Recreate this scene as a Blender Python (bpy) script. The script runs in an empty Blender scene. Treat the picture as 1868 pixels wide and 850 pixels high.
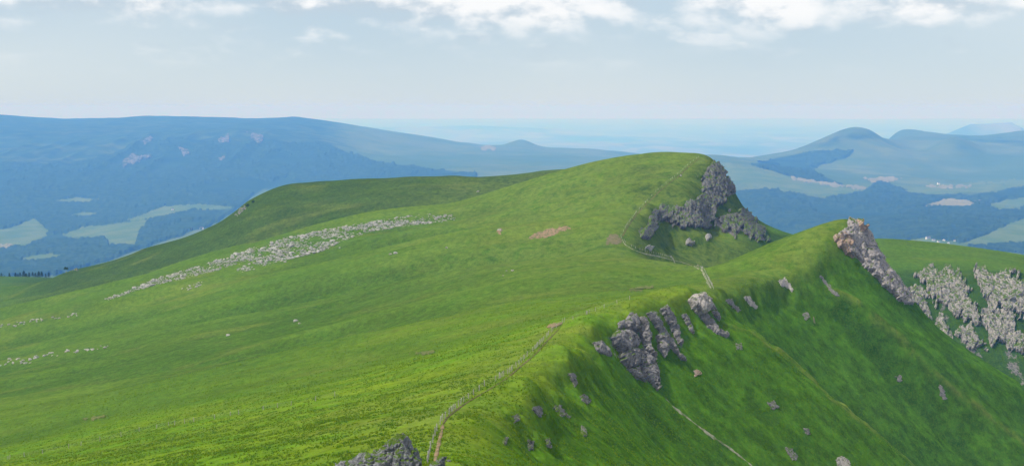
import bpy, math, random
import numpy as np

random.seed(7)
rng = np.random.default_rng(7)
S = bpy.context.scene
COL = S.collection

# ------------------------------------------------------------------ camera, sky, sun, exposure
IW, IH, F = 1868.0, 850.0, 2566.0          # frame size the survey below was made at, focal length in those pixels
EYE = 195.0                                # row of the eye level
PITCH = math.atan((IH/2-EYE)/F)
cam = bpy.data.cameras.new('camera'); cam.sensor_width = 36.0; cam.lens = 36.0*F/IW
cam.clip_start = 1.0; cam.clip_end = 400000.0
camo = bpy.data.objects.new('camera', cam); COL.objects.link(camo)
camo.location = (0, 0, 0); camo.rotation_euler = (math.pi/2-PITCH, 0, 0)
S.camera = camo

SUN_ELEV, SUN_AZ = math.radians(55), math.radians(-110)   # azimuth from +Y (view direction), clockwise positive: the sun stands to the left
world = bpy.data.worlds.new('World'); S.world = world; world.use_nodes = True
nt = world.node_tree; nt.nodes.clear()
def N(tree, kind, **kw):
    n = tree.nodes.new(kind)
    for k, v in kw.items():
        setattr(n, k, v)
    return n
def L(tree, a, b): tree.links.new(a, b)
def setv(n, name, v): n.inputs[name].default_value = v
def math_node(tree, op, a, b=None, c=None, clamp=False):
    n = N(tree, 'ShaderNodeMath', operation=op, use_clamp=clamp)
    for i, x in enumerate((a, b, c)):
        if x is None: continue
        if isinstance(x, (int, float)): n.inputs[i].default_value = x
        else: L(tree, x, n.inputs[i])
    return n.outputs[0]
def maprange(tree, v, a, b, c=0.0, d=1.0, smooth=True):
    n = N(tree, 'ShaderNodeMapRange', interpolation_type='SMOOTHSTEP' if smooth else 'LINEAR')
    L(tree, v, n.inputs[0])
    for i, x in enumerate((a, b, c, d)): n.inputs[i+1].default_value = x
    return n.outputs[0]
sky = N(nt, 'ShaderNodeTexSky', sky_type='NISHITA'); sky.sun_disc = False
sky.sun_elevation = SUN_ELEV; sky.sun_rotation = SUN_AZ
sky.altitude = 1500.0; sky.air_density = 1.0; sky.dust_density = 1.0; sky.ozone_density = 1.0
bg_sky = N(nt, 'ShaderNodeBackground'); L(nt, sky.outputs[0], bg_sky.inputs[0]); setv(bg_sky, 'Strength', 0.11)
tc = N(nt, 'ShaderNodeTexCoord'); sep = N(nt, 'ShaderNodeSeparateXYZ'); L(nt, tc.outputs['Generated'], sep.inputs[0])
az = math_node(nt, 'ARCTAN2', sep.outputs[0], sep.outputs[1])
el = sep.outputs[2]
def cloud_noise(dz, sx, sy, detail, seed):
    cmb = N(nt, 'ShaderNodeCombineXYZ')
    L(nt, math_node(nt, 'MULTIPLY', az, sx), cmb.inputs[0])
    L(nt, math_node(nt, 'MULTIPLY', math_node(nt, 'ADD', el, dz), sy), cmb.inputs[1])
    cmb.inputs[2].default_value = seed
    n = N(nt, 'ShaderNodeTexNoise'); n.noise_dimensions = '3D'
    L(nt, cmb.outputs[0], n.inputs['Vector']); setv(n, 'Scale', 1.0); setv(n, 'Detail', detail); setv(n, 'Roughness', 0.58)
    return n.outputs['Fac']
SEED_A, SEED_B = 5.3, 61.5
def cloud_density(dz):
    a = cloud_noise(dz, 32.0, 58.0, 5.0, SEED_A)
    b = cloud_noise(dz, 11.0, 32.0, 2.0, SEED_B)
    return math_node(nt, 'ADD', math_node(nt, 'MULTIPLY', a, 0.42), math_node(nt, 'MULTIPLY', b, 0.75))
dens = cloud_density(0.0); dens_up = cloud_density(0.011)
height = maprange(nt, el, 0.036, 0.080, -0.12, 0.15)
cover = maprange(nt, math_node(nt, 'ADD', dens, height), 0.52, 0.80)
cover = math_node(nt, 'MULTIPLY', cover, maprange(nt, el, 0.030, 0.066, 0.0, 0.95))
smudge = math_node(nt, 'MULTIPLY', maprange(nt, cloud_noise(0.0, 22.0, 52.0, 4.0, 14.2), 0.47, 0.70), maprange(nt, el, 0.018, 0.055, 0.0, 0.55))
cover = math_node(nt, 'MAXIMUM', cover, smudge)
lit = maprange(nt, math_node(nt, 'SUBTRACT', dens, dens_up), -0.11, 0.06)
ccol = N(nt, 'ShaderNodeMix', data_type='RGBA')
L(nt, lit, ccol.inputs[0]); ccol.inputs[6].default_value = (0.52, 0.62, 0.71, 1); ccol.inputs[7].default_value = (0.93, 0.94, 0.95, 1)
bg_cloud = N(nt, 'ShaderNodeBackground'); L(nt, ccol.outputs[2], bg_cloud.inputs[0]); setv(bg_cloud, 'Strength', 1.0)
# thin milky veil over the whole sky
veil = N(nt, 'ShaderNodeMix', data_type='RGBA'); L(nt, maprange(nt, cloud_noise(0.0, 1.3, 4.0, 2.0, 2.4), 0.35, 0.65), veil.inputs[0])
veil.inputs[6].default_value = (0.49, 0.625, 0.745, 1); veil.inputs[7].default_value = (0.65, 0.735, 0.80, 1)
bg_veil = N(nt, 'ShaderNodeBackground'); L(nt, veil.outputs[2], bg_veil.inputs[0]); setv(bg_veil, 'Strength', 1.0)
mixv = N(nt, 'ShaderNodeMixShader'); mixv.inputs[0].default_value = 0.80; L(nt, bg_sky.outputs[0], mixv.inputs[1]); L(nt, bg_veil.outputs[0], mixv.inputs[2])
mixw = N(nt, 'ShaderNodeMixShader'); L(nt, cover, mixw.inputs[0]); L(nt, mixv.outputs[0], mixw.inputs[1]); L(nt, bg_cloud.outputs[0], mixw.inputs[2])
wo = N(nt, 'ShaderNodeOutputWorld'); L(nt, mixw.outputs[0], wo.inputs[0])

sun = bpy.data.lights.new('sun', 'SUN'); sun.energy = 4.2; sun.angle = math.radians(0.53); sun.color = (1.0, 0.95, 0.86)
suno = bpy.data.objects.new('sun', sun); COL.objects.link(suno)
suno.rotation_euler = (math.pi/2-SUN_ELEV, 0, math.pi-SUN_AZ)

S.view_settings.view_transform = 'Standard'; S.view_settings.look = 'None'
S.view_settings.exposure = 0.08; S.view_settings.gamma = 1.0; S.view_settings.use_curve_mapping = False
S.render.engine = 'CYCLES'
S.cycles.use_denoising = True
S.cycles.max_bounces = 6; S.cycles.diffuse_bounces = 3; S.cycles.volume_bounces = 3
S.cycles.use_adaptive_sampling = False

HAZE_DENSITY = 8.2e-5
HAZE_COLOR = (0.115, 0.35, 1.0)
HAZE_ABS = (0.915, 0.80, 1.0)

# ------------------------------------------------------------------ numpy noise
def _h(ix, iy, seed):
    n = (ix.astype(np.int64)*374761393 + iy.astype(np.int64)*668265263 + seed*1442695041) & 0xFFFFFFFF
    n = ((n ^ (n >> 13))*1274126177) & 0xFFFFFFFF
    n = ((n ^ (n >> 16))*2246822519) & 0xFFFFFFFF
    return ((n ^ (n >> 15)) & 0xFFFFFF)/float(0xFFFFFF)
def vn(x, y, seed=0):
    x0 = np.floor(x); y0 = np.floor(y); fx = x-x0; fy = y-y0
    fx = fx*fx*fx*(fx*(fx*6-15)+10); fy = fy*fy*fy*(fy*(fy*6-15)+10)
    a = _h(x0, y0, seed); b = _h(x0+1, y0, seed); c = _h(x0, y0+1, seed); d = _h(x0+1, y0+1, seed)
    return (a+(b-a)*fx+(c-a)*fy+(a-b-c+d)*fx*fy)*2-1
def fbm(x, y, octv=4, seed=0, gain=0.5):
    s = 0; a = 1.0
    for o in range(octv):
        s = s+a*vn(x*2**o+17.3*o, y*2**o-9.1*o, seed+o); a *= gain
    return s
def worley(p, seed=0):
    """F1, F2 and the id (0..1) of the nearest cell for points p (n,3)"""
    ip = np.floor(p); f1 = np.full(len(p), 9.0); f2 = f1.copy(); cid = np.zeros(len(p))
    for dx in (-1, 0, 1):
        for dy in (-1, 0, 1):
            for dz in (-1, 0, 1):
                c = ip+np.array((dx, dy, dz)); k = c[:, 1]*57+c[:, 2]*1013
                q = c+np.stack([_h(c[:, 0], k, seed+i) for i in range(3)], 1)
                d = np.sqrt(((q-p)**2).sum(1)); m = d < f1
                f2 = np.where(m, f1, np.minimum(f2, d)); cid = np.where(m, _h(c[:, 0], k, seed+7), cid); f1 = np.where(m, d, f1)
    return f1, f2, cid
def facets(p, seed=0):
    """broken rock: per cell a random step (0..1), a tilted plane, and the gap to the next cell"""
    ip = np.floor(p); f1 = np.full(len(p), 9.0); f2 = f1.copy(); step = np.zeros(len(p)); tilt = np.zeros(len(p))
    for dx in (-1, 0, 1):
        for dy in (-1, 0, 1):
            for dz in (-1, 0, 1):
                c = ip+np.array((dx, dy, dz)); k = c[:, 1]*57+c[:, 2]*1013; r = [_h(c[:, 0], k, seed+i) for i in range(7)]
                v = p-c-np.stack(r[:3], 1); d = np.sqrt((v**2).sum(1)); m = d < f1
                f2 = np.where(m, f1, np.minimum(f2, d)); f1 = np.where(m, d, f1)
                step = np.where(m, r[3], step); tilt = np.where(m, (r[4]-.5)*v[:, 0]*2+(r[5]-.5)*v[:, 1]*2+(r[6]-.5)*v[:, 2]*2, tilt)
    return step, tilt, f2-f1
def sstep(a, b, x):
    t = np.clip((x-a)/(b-a), 0, 1); return t*t*(3-2*t)

# ------------------------------------------------------------------ survey: sight lines and distances to terrain heights
SP, CP = math.sin(PITCH), math.cos(PITCH)
def sight(px, py):
    """bearing (x/y) and slope (z/y) of the sight line through a frame position"""
    a = (np.asarray(px, float)-IW/2)/F; b = (IH/2-np.asarray(py, float))/F
    dy = CP+b*SP
    return a/dy, (-SP+b*CP)/dy
def project(x, y, z):
    fw = y*CP-z*SP; up = y*SP+z*CP
    return IW/2+F*x/fw, IH/2-F*up/fw
class Spline:
    """thin plate spline through scattered survey points (bearing, log distance) -> slope"""
    def __init__(self, pts, lam=1e-5, ku=1.15):
        P = np.array(pts, float); u, t = sight(P[:, 0], P[:, 1]); self.ku = ku
        X = np.stack([u*ku, np.log(P[:, 2])], 1); n = len(X)
        A = np.zeros((n+3, n+3)); A[:n, :n] = self.k(X, X)+lam*np.eye(n)
        A[:n, n] = 1; A[:n, n+1:] = X; A[n:, :n] = A[:n, n:].T
        self.X = X; self.w = np.linalg.solve(A, np.concatenate([t, np.zeros(3)]))
    @staticmethod
    def k(a, b):
        r2 = ((a[:, None, :]-b[None, :, :])**2).sum(2); return 0.5*r2*np.log(r2+1e-12)
    def __call__(self, u, d):
        q = np.stack([u.ravel()*self.ku, np.log(d.ravel())], 1); out = np.empty(len(q)); n = len(self.X)
        for i in range(0, len(q), 20000):
            s = q[i:i+20000]; out[i:i+20000] = self.k(s, self.X)@self.w[:n]+self.w[n]+s@self.w[n+1:]
        return out.reshape(u.shape)

NEAR = {
 60:  [(-1500,1500),(-800,1420),(0,1350),(500,1280),(700,1250),(900,1290),(1200,1500),(1600,1850),(2600,2500)],
 120: [(-1500,1400),(-800,1250),(0,1090),(400,1020),(690,960),(760,962),(860,1000),(1000,1110),(1200,1270),(1600,1600),(2600,2300)],
 165: [(-800,1200),(0,1035),(400,955),(600,912),(720,880),(800,880),(850,890),(1000,995),(1200,1155),(1600,1490),(2600,2200)],
 195: [(-1500,1330),(-800,1165),(0,1000),(400,915),(600,875),(760,846),(800,838),(860,840),(920,866),(1000,930),(1200,1100),(1600,1440),(2600,2200)],
 230: [(-800,1090),(0,930),(400,850),(600,812),(760,780),(808,770),(870,765),(910,785),(980,840),(1080,925),(1300,1110),(1800,1530),(2600,2150)],
 280: [(-1500,1180),(-800,1030),(0,880),(200,842),(500,785),(700,745),(850,712),(895,702),(945,690),(975,700),(1050,765),(1150,853),(1300,982),(1800,1410),(2600,2050)],
 340: [(-800,985),(0,855),(200,817),(500,755),(750,703),(900,668),(965,650),(1020,628),(1050,640),(1100,690),(1200,778),(1290,855),(1500,1035),(1900,1375),(2600,1930)],
 400: [(-1500,1110),(-800,960),(0,835),(200,792),(500,722),(750,665),(900,628),(1020,597),(1070,578),(1100,590),(1150,636),(1250,722),(1350,806),(1410,856),(1600,1015),(2000,1350),(2600,1830)],
 430: [(0,820),(200,778),(600,694),(900,618),(1050,575),(1120,556),(1170,552),(1200,572),(1240,608),(1350,704),(1500,832),(1600,917),(2100,1340),(2600,1760)],
 460: [(-800,935),(0,805),(200,763),(600,680),(900,604),(1050,567),(1150,546),(1230,525),(1265,530),(1300,552),(1340,588),(1450,685),(1560,780),(1640,850),(2150,1290),(2600,1670)],
 490: [(0,790),(200,748),(600,664),(900,592),(1100,556),(1180,545),(1240,540),(1290,538),(1312,545),(1400,621),(1500,707),(1600,795),(1665,852),(2100,1230),(2600,1640)],
 540: [(-1500,1030),(-800,890),(0,768),(200,728),(600,640),(1000,556),(1150,540),(1230,533),(1295,524),(1325,535),(1400,602),(1500,693),(1600,783),(1680,853),(2100,1215),(2600,1620)],
 590: [(0,750),(200,710),(600,620),(1000,533),(1150,520),(1230,514),(1295,504),(1360,506),(1395,522),(1440,560),(1500,615),(1600,705),(1700,793),(1770,855),(2200,1205),(2600,1530)],
 630: [(-800,850),(0,735),(200,694),(600,604),(900,530),(1100,500),(1230,500),(1285,493),(1340,480),(1400,464),(1460,452),(1505,452),(1550,482),(1620,540),(1700,607),(1800,695),(1868,757),(2300,1120),(2600,1370)],
 660: [(0,720),(200,680),(600,591),(900,518),(1100,485),(1230,490),(1290,484),(1340,466),(1400,439),(1470,412),(1520,397),(1548,396),(1572,410),(1590,434),(1612,462),(1645,516),(1680,560),(1740,607),(1800,648),(1868,694),(2300,1020),(2600,1240)],
 690: [(-1500,940),(-800,815),(200,664),(600,576),(900,503),(1100,473),(1200,480),(1270,487),(1340,478),(1400,458),(1480,432),(1540,420),(1600,490),(1700,600),(1868,735),(2300,1060),(2600,1240)],
 740: [(0,690),(200,650),(600,560),(900,487),(1050,464),(1130,458),(1180,459),(1240,468),(1290,478),(1350,490),(1450,520),(1550,590),(1700,720),(1868,830),(2300,1060),(2600,1180)],
 800: [(-800,775),(0,670),(200,630),(600,540),(900,466),(1050,445),(1130,438),(1165,446),(1220,475),(1300,505),(1400,540),(1550,610),(1700,730),(1868,830),(2300,1000),(2600,1060)],
 850: [(200,614),(600,520),(900,447),(1050,426),(1140,418),(1165,430),(1200,470),(1270,508),(1350,522),(1450,565),(1700,800),(1868,890),(2300,1000)],
 900: [(-1500,860),(-800,738),(0,640),(200,594),(600,498),(900,429),(1050,407),(1150,396),(1180,406),(1200,444),(1260,484),(1330,498),(1400,510),(1500,600),(1700,790),(1868,860),(2300,960)],
 940: [(0,627),(200,580),(600,483),(900,417),(1050,393),(1160,378),(1195,381),(1206,416),(1270,446),(1330,470),(1390,482),(1450,530),(1560,660),(1700,760),(1868,810),(2300,900)],
 980: [(-800,706),(200,563),(600,466),(900,404),(1050,375),(1180,352),(1240,352),(1270,360),(1284,404),(1330,424),(1390,452),(1450,500),(1560,610),(1650,655),(1700,680),(1868,725),(2300,820)],
 1030:[(0,600),(200,548),(600,448),(900,390),(1050,353),(1180,324),(1240,320),(1280,330),(1300,378),(1350,404),(1395,440),(1450,482),(1560,545),(1650,575),(1720,592),(1868,622),(2300,700)],
 1062:[(1600,506),(1680,516),(1780,524),(1868,536),(2300,610)],
 1080:[(-800,680),(0,590),(200,538),(400,482),(600,432),(830,397),(900,379),(1050,334),(1180,297),(1250,291),(1308,295),(1328,325),(1348,368),(1388,420),(1420,450),(1500,490),(1600,488),(1700,492),(1868,504),(2300,580)],
 1120:[(200,530),(400,472),(600,422),(830,389),(900,366),(1050,318),(1150,291),(1215,280),(1270,284),(1305,292),(1335,340),(1378,402),(1440,432),(1500,458),(1600,462),(1700,470),(1868,484),(2300,540)],
 1200:[(-1500,780),(-800,660),(0,578),(200,538),(350,497),(500,452),(600,425),(700,404),(850,380),(1000,336),(1100,312),(1220,292),(1300,320),(1380,425),(1440,440),(1500,444),(1600,438),(1700,443),(1800,457),(1868,468),(2300,520),(2700,560)],
 1240:[(-800,655),(0,574),(200,540),(400,505),(600,462),(700,440),(850,416),(1000,372),(1100,342),(1220,318),(1300,350),(1400,465),(1500,480),(1600,470),(1868,495),(2300,545)],
 1290:[(-800,650),(0,570),(200,534),(350,494),(500,450),(600,428),(700,412),(850,394),(1050,352),(1220,340)],
 1350:[(-1500,760),(-800,640),(0,560),(100,540),(250,494),(400,440),(500,402),(600,380),(850,353),(1050,333),(1200,345),(1400,500),(1868,560),(2400,600)],
 1425:[(-800,625),(0,540),(60,518),(120,492),(235,466),(255,456),(340,436),(420,396),(450,372),(520,341),(590,334),(700,330),(850,325),(940,321),(1050,316),(1200,335)],
 1520:[(-800,612),(0,528),(60,520),(150,515),(250,505),(340,478),(450,425),(590,385),(850,375),(1050,370),(1200,420),(1400,560),(1868,620),(2400,660)],
 1750:[(-800,600),(0,518),(60,515),(150,525),(300,540),(590,450),(1050,440),(1400,600),(1868,640)],
 2050:[(-800,590),(-100,512),(0,509),(80,507),(160,520),(300,540),(590,450),(1050,440)],
 2300:[(-1500,700),(-800,620),(0,560),(300,600),(590,560),(1050,560),(1400,600),(1868,640),(2400,680)],
 2700:[(-1500,800),(-800,760),(0,760),(590,760),(1050,780),(1400,780),(1868,800),(2400,820)],
}
FAR = {
 1800:[(-1500,900),(0,900),(1000,950),(2000,950),(2700,950)],
 2600:[(-1500,680),(-800,640),(0,620),(300,650),(600,650),(1050,650),(1400,620),(1868,610),(2700,620)],
 3500:[(-1500,590),(-800,560),(0,540),(300,530),(600,540),(1050,560),(1400,500),(1700,490),(1868,485),(2700,500)],
 4000:[(0,512),(300,500),(600,510),(1050,530),(1400,468),(1600,463),(1700,442),(1790,456),(1868,462)],
 4500:[(-1500,540),(-800,510),(0,485),(150,480),(300,465),(600,470),(1050,500),(1400,440),(1600,430),(1750,416),(1868,418),(2700,440)],
 5500:[(-1500,460),(-800,440),(0,430),(150,425),(300,405),(600,420),(900,420),(1100,420),(1350,380),(1600,385),(1700,378),(1868,385),(2700,390)],
 6200:[(-800,400),(0,395),(200,392),(300,385),(420,375),(600,380),(900,370),(1100,370),(1340,332),(1450,342),(1570,352),(1700,352),(1868,352),(2700,360)],
 7000:[(-1500,330),(-800,340),(0,350),(200,350),(420,345),(600,345),(700,325),(900,320),(1100,320),(1340,298),(1450,315),(1600,330),(1750,338),(1868,335),(2700,335)],
 8000:[(-800,290),(0,300),(220,300),(420,295),(600,297),(700,300),(900,298),(1100,300),(1320,288),(1450,302),(1600,300),(1750,312),(1868,308),(2700,300)],
 9000:[(-1500,240),(-800,245),(0,264),(200,257),(350,247),(500,244),(600,258),(680,274),(800,283),(950,283),(1100,288),(1300,290),(1400,288),(1470,268),(1520,244),(1560,231),(1590,236),(1617,254),(1660,274),(1740,262),(1800,275),(1868,275),(2700,270)],
 10000:[(-800,215),(-100,212),(0,226),(200,233),(350,232),(540,228),(620,240),(700,256),(800,271),(910,274),(1000,278),(1100,284),(1300,297),(1450,292),(1560,268),(1615,262),(1640,248),(1700,250),(1800,253),(1868,249),(2700,240)],
 11000:[(-1500,180),(-800,195),(-100,200),(0,209),(60,217),(120,221),(250,213),(400,215),(480,219),(540,212),(580,219),(680,234),(770,250),(870,264),(910,267),(985,267),(1080,272),(1170,283),(1300,305),(1450,305),(1600,275),(1640,240),(1700,243),(1790,247),(1868,239),(2700,230)],
 13000:[(-1500,220),(-800,230),(0,242),(250,246),(540,246),(680,262),(870,287),(1000,302),(1200,325),(1450,325),(1640,285),(1868,280),(2700,270)],
 16500:[(-1500,330),(0,330),(540,330),(1000,330),(1640,330),(2700,330)],
}
KF = 1.65                                  # the far country lies this much deeper than its first survey
def pts_of(tab, k=1.0): return [(x, y, d*k) for d, row in tab.items() for x, y in row]

def blend_cols(a, b, n_in, n_out):
    inner = np.linspace(-a, a, n_in); out = np.linspace(a, b, n_out+1)[1:]
    return np.concatenate([-out[::-1], inner, out])

# near mountain: rows at growing distance, columns on bearings
U = blend_cols(0.40, 0.80, 800, 60)
D = np.concatenate([np.geomspace(60, 185, 40, endpoint=False), np.geomspace(185, 700, 500, endpoint=False), np.geomspace(700, 1300, 230, endpoint=False), np.geomspace(1300, 2700, 130)])
UU, DD = np.meshgrid(U, D)
spl = Spline(pts_of(NEAR))
# spline on a coarser lattice, then cubic-free linear refinement (the lattice is finer than the survey)
def eval_grid(spl, U, D, ru=2, rd=2):
    Uc = U[::ru] if (len(U)-1) % ru == 0 else np.append(U[::ru], U[-1]); Dc = D[::rd] if (len(D)-1) % rd == 0 else np.append(D[::rd], D[-1])
    g = spl(*np.meshgrid(Uc, Dc))
    g = np.stack([np.interp(U, Uc, r) for r in g])
    return np.stack([np.interp(D, Dc, c) for c in g.T]).T
TT = eval_grid(spl, U, D)
X = UU*DD; Y = DD; ZZ = TT*DD
PXn, PYn = project(X, Y, ZZ)

# crest line dividing the gentle left flank from the steep right flank, as bearing over distance
CREST = [(60,700),(195,880),(230,895),(280,960),(340,1035),(400,1085),(430,1180),(460,1265),(490,1300),(540,1310),(590,1380),(630,1510),(660,1575),(700,1560),(760,1400)]
cd = np.array([c[0] for c in CREST], float); cu = sight(np.array([c[1] for c in CREST], float), 600.0)[0]
side = X-np.interp(DD, cd, cu)*DD                       # metres right of the crest
right = sstep(0, 14, side)*sstep(800, 690, DD)
left = sstep(10, -40, side)*sstep(1500, 1150, DD)+sstep(760, 820, DD)*sstep(1500, 1250, DD)*sstep(1150, 1050, PXn)
left = np.clip(left, 0, 1)
# long soft folds across the left flank
q = Y+X*0.06
fold = fbm(X/330+3.1, q/75, 3, 11)*6.5+fbm(X/140, q/26, 2, 23)*1.5
ZZ += left*fold*sstep(330, 700, DD)*np.clip(DD/700, 0.35, 1.3)
# hump: gentle swells
hump = sstep(1250, 1290, DD)
ZZ += hump*(fbm(X/120, Y/90, 4, 31)*2.2)
# ribs and gullies down the right flank: broad facets that meet in straight creases
CREASES = [((960,700),(1300,985),3.0), ((1060,690),(1300,880),-2.0), ((1212,724),(1375,852),-5.5), ((1297,541),(1667,850),5.0), ((1345,545),(1700,850),-3.0), ((1420,520),(1760,850),1.0), ((1486,493),(1795,828),-5.0), ((1522,515),(1868,804),4.5), ((1570,480),(1868,745),-2.0), ((1640,520),(1868,690),1.5)]
jag = 5*fbm(PXn/60, PYn/60, 3, 42)
lines = [p[1]+(q[1]-p[1])/(q[0]-p[0])*(PXn-p[0])+jag*(q[0]-p[0])/300 for p, q, h in CREASES]
facet = np.full_like(ZZ, 0.0); crease_light = np.zeros_like(ZZ); crease_shade = np.zeros_like(ZZ); hs = [c[2] for c in CREASES]
facet = np.where(PYn > lines[0], hs[0]*np.clip(1-(PYn-lines[0])/150, 0, 1), facet)
for k in range(len(lines)-1):
    hi = np.maximum(lines[k], lines[k+1]+4); t = np.clip((hi-PYn)/(hi-lines[k+1]), 0, 1)
    facet = np.where((PYn <= hi) & (PYn > lines[k+1]), hs[k]+(hs[k+1]-hs[k])*t, facet)
facet = np.where(PYn <= lines[-1], hs[-1], facet)
for k, h in enumerate(hs):
    g = np.exp(-((PYn-lines[k])/(4.0+2.0*vn(PXn/25, PYn*0+k, 5)))**2)
    if h > 4:
        crease_light = np.maximum(crease_light, g*(0.8+0.3*vn(PXn/9, PYn/9, 8)))  # sunlit line along the rib crests, painted as paler grass
    if k in (2, 4, 6, 8): crease_shade = np.maximum(crease_shade, {8: 0.8}.get(k, 1.1)*np.exp(-((PYn-lines[k]+7)/13)**2))  # shade in the grooves behind the ribs, painted as dark bands
edge_w = sstep(215, 260, DD)*sstep(690, 640, DD)
ZZ -= edge_w*sstep(-1, 8, side+2.5*fbm(X/9, Y/9, 3, 43))*(5.2+1.8*fbm(Y/30, X*0, 2, 44))
ZZ += edge_w*np.exp(-((side-3)/8)**2)*fbm(X/3.6, Y/3.6, 3, 45)*0.75
fw = right*sstep(2, 24, side)
ZZ += fw*facet
rib_light = crease_light*fw*2.0
ZZ += right*(fbm(X/40+Y/70, Y/10-X/60, 4, 41)*1.2)
# hummocks and tussocks
near_w = sstep(1500, 500, DD)
ZZ += fbm(X/17, Y/17, 3, 51)*0.28*near_w + fbm(X/4.2, Y/4.2, 3, 61)*(0.08+0.16*right)*sstep(1100, 250, DD)
tus = np.clip(vn(X/1.5, Y/1.5, 71), 0, 1)
ZZ += tus*(0.06+0.14*right)*sstep(640, 300, DD)
# small crumbly edge on the hump's left shoulder
TN = ZZ/DD
GXn, GYn = np.gradient(X), np.gradient(Y)
def grid_normals(X, Y, Z):
    P = np.stack([X, Y, Z], 2); a = np.gradient(P, axis=1); b = np.gradient(P, axis=0)
    n = np.cross(a, b); return n/np.linalg.norm(n, axis=2, keepdims=True)

# far country
UF = blend_cols(0.42, 0.90, 420, 50)
DF = np.concatenate([np.geomspace(1800, 4000, 50, endpoint=False), np.geomspace(4000, 11600, 330, endpoint=False), np.geomspace(11600, 16500, 40)])*KF
UUF, DDF = np.meshgrid(UF, DF)
TF = Spline(pts_of(FAR, KF))(UUF, DDF)
XF = UUF*DDF; YF = DDF; ZF = TF*DDF
PXf, PYf = project(XF, YF, ZF)
QF = DDF/KF
ZF += KF*fbm(XF/900/KF, YF/900/KF, 4, 81)*14*sstep(2600, 4500, QF)*sstep(13500, 10500, QF)
ZF += KF*fbm(XF/210/KF, YF/210/KF, 3, 91)*4*sstep(2600, 4500, QF)
# gullies under the plateau edge, the knob on the skyline and the second cone
ZF += KF*sstep(7000, 8200, QF)*sstep(9400, 8800, QF)*sstep(760, 560, PXf)*(np.abs(vn(XF/150/KF, YF/900/KF, 95))*-34+10)
def bump(px, d, h, wx, wd):
    u0 = sight(px, 260.0)[0]; return KF*h*np.exp(-((UUF-u0)*F/wx)**2-((QF-d)/wd)**2)
ZF += bump(950, 11000, 46, 24, 500)+bump(938, 11000, 14, 50, 500)+bump(1740, 9000, 55, 42, 500)
ZF += bump(1245, 8600, 30, 14, 300)

class Surface:
    def __init__(s, U, D, X, Y, Z):
        s.U, s.D, s.X, s.Y, s.Z = U, D, X, Y, Z; s.T = Z/Y; s.N = grid_normals(X, Y, Z)
    def idx(s, u, d):
        i = np.clip(np.interp(u, s.U, np.arange(len(s.U))), 0, len(s.U)-1.001); j = np.clip(np.interp(d, s.D, np.arange(len(s.D))), 0, len(s.D)-1.001)
        return i, j
    def samp(s, A, i, j):
        i0 = i.astype(int); j0 = j.astype(int); fi = i-i0; fj = j-j0
        if A.ndim == 3: fi = fi[:, None]; fj = fj[:, None]
        return (A[j0, i0]*(1-fi)+A[j0, i0+1]*fi)*(1-fj)+(A[j0+1, i0]*(1-fi)+A[j0+1, i0+1]*fi)*fj
    def at(s, x, y):
        x = np.atleast_1d(np.asarray(x, float)); y = np.atleast_1d(np.asarray(y, float))
        return s.samp(s.Z, *s.idx(x/y, y))
    def hit(s, px, py, dmin=0):
        """where the sight line through a frame position first meets the ground: points, normals, ok"""
        px = np.atleast_1d(np.asarray(px, float)); py = np.atleast_1d(np.asarray(py, float))
        u, t = sight(px, py); out = np.zeros((len(px), 3)); nor = np.zeros((len(px), 3)); ok = np.zeros(len(px), bool)
        j0 = np.searchsorted(s.D, dmin)
        for k in range(0, len(px), 4000):
            uu = u[k:k+4000]; tt = t[k:k+4000]
            i = np.clip(np.interp(uu, s.U, np.arange(len(s.U))), 0, len(s.U)-1.001); i0 = i.astype(int); fi = i-i0
            C = s.T[j0:, i0]*(1-fi)+s.T[j0:, i0+1]*fi
            m = C >= tt; j = m.argmax(0); good = m.any(0) & (j > 0); jj = np.clip(j, 1, None); r = np.arange(len(uu))
            a = C[jj-1, r]; b = C[jj, r]; f = np.clip((tt-a)/np.where(np.abs(b-a) < 1e-9, 1e-9, b-a), 0, 1)
            d = s.D[j0+jj-1]*(1-f)+s.D[j0+jj]*f
            out[k:k+4000] = np.stack([uu*d, d, tt*d], 1); ok[k:k+4000] = good
            nor[k:k+4000] = s.samp(s.N, i, np.clip(j0+jj-1+f, 0, len(s.D)-1.001))
        nor /= np.linalg.norm(nor, axis=1, keepdims=True)+1e-9
        return out, nor, ok

# ------------------------------------------------------------------ materials
def new_mat(name):
    m = bpy.data.materials.new(name); m.use_nodes = True; t = m.node_tree; t.nodes.clear()
    o = N(t, 'ShaderNodeOutputMaterial'); b = N(t, 'ShaderNodeBsdfPrincipled'); L(t, b.outputs[0], o.inputs[0])
    setv(b, 'Roughness', 0.9); setv(b, 'Specular IOR Level', 0.0)
    return m, t, b
def pos(t, scale=(1, 1, 1)):
    c = N(t, 'ShaderNodeTexCoord'); mp = N(t, 'ShaderNodeMapping'); L(t, c.outputs['Object'], mp.inputs[0]); mp.inputs['Scale'].default_value = scale
    return mp.outputs[0]
def noise(t, vec, scale, detail=4, rough=0.55):
    n = N(t, 'ShaderNodeTexNoise'); L(t, vec, n.inputs['Vector']); setv(n, 'Scale', scale); setv(n, 'Detail', detail); setv(n, 'Roughness', rough); return n.outputs['Fac']
def mixc(t, fac, a, b):
    n = N(t, 'ShaderNodeMix', data_type='RGBA')
    if isinstance(fac, float): n.inputs[0].default_value = fac
    else: L(t, fac, n.inputs[0])
    for i, x in ((6, a), (7, b)):
        if isinstance(x, tuple): n.inputs[i].default_value = (*x, 1)
        else: L(t, x, n.inputs[i])
    return n.outputs[2]
def attr(t, name):
    a = N(t, 'ShaderNodeAttribute', attribute_name=name); return a.outputs['Fac']
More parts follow.
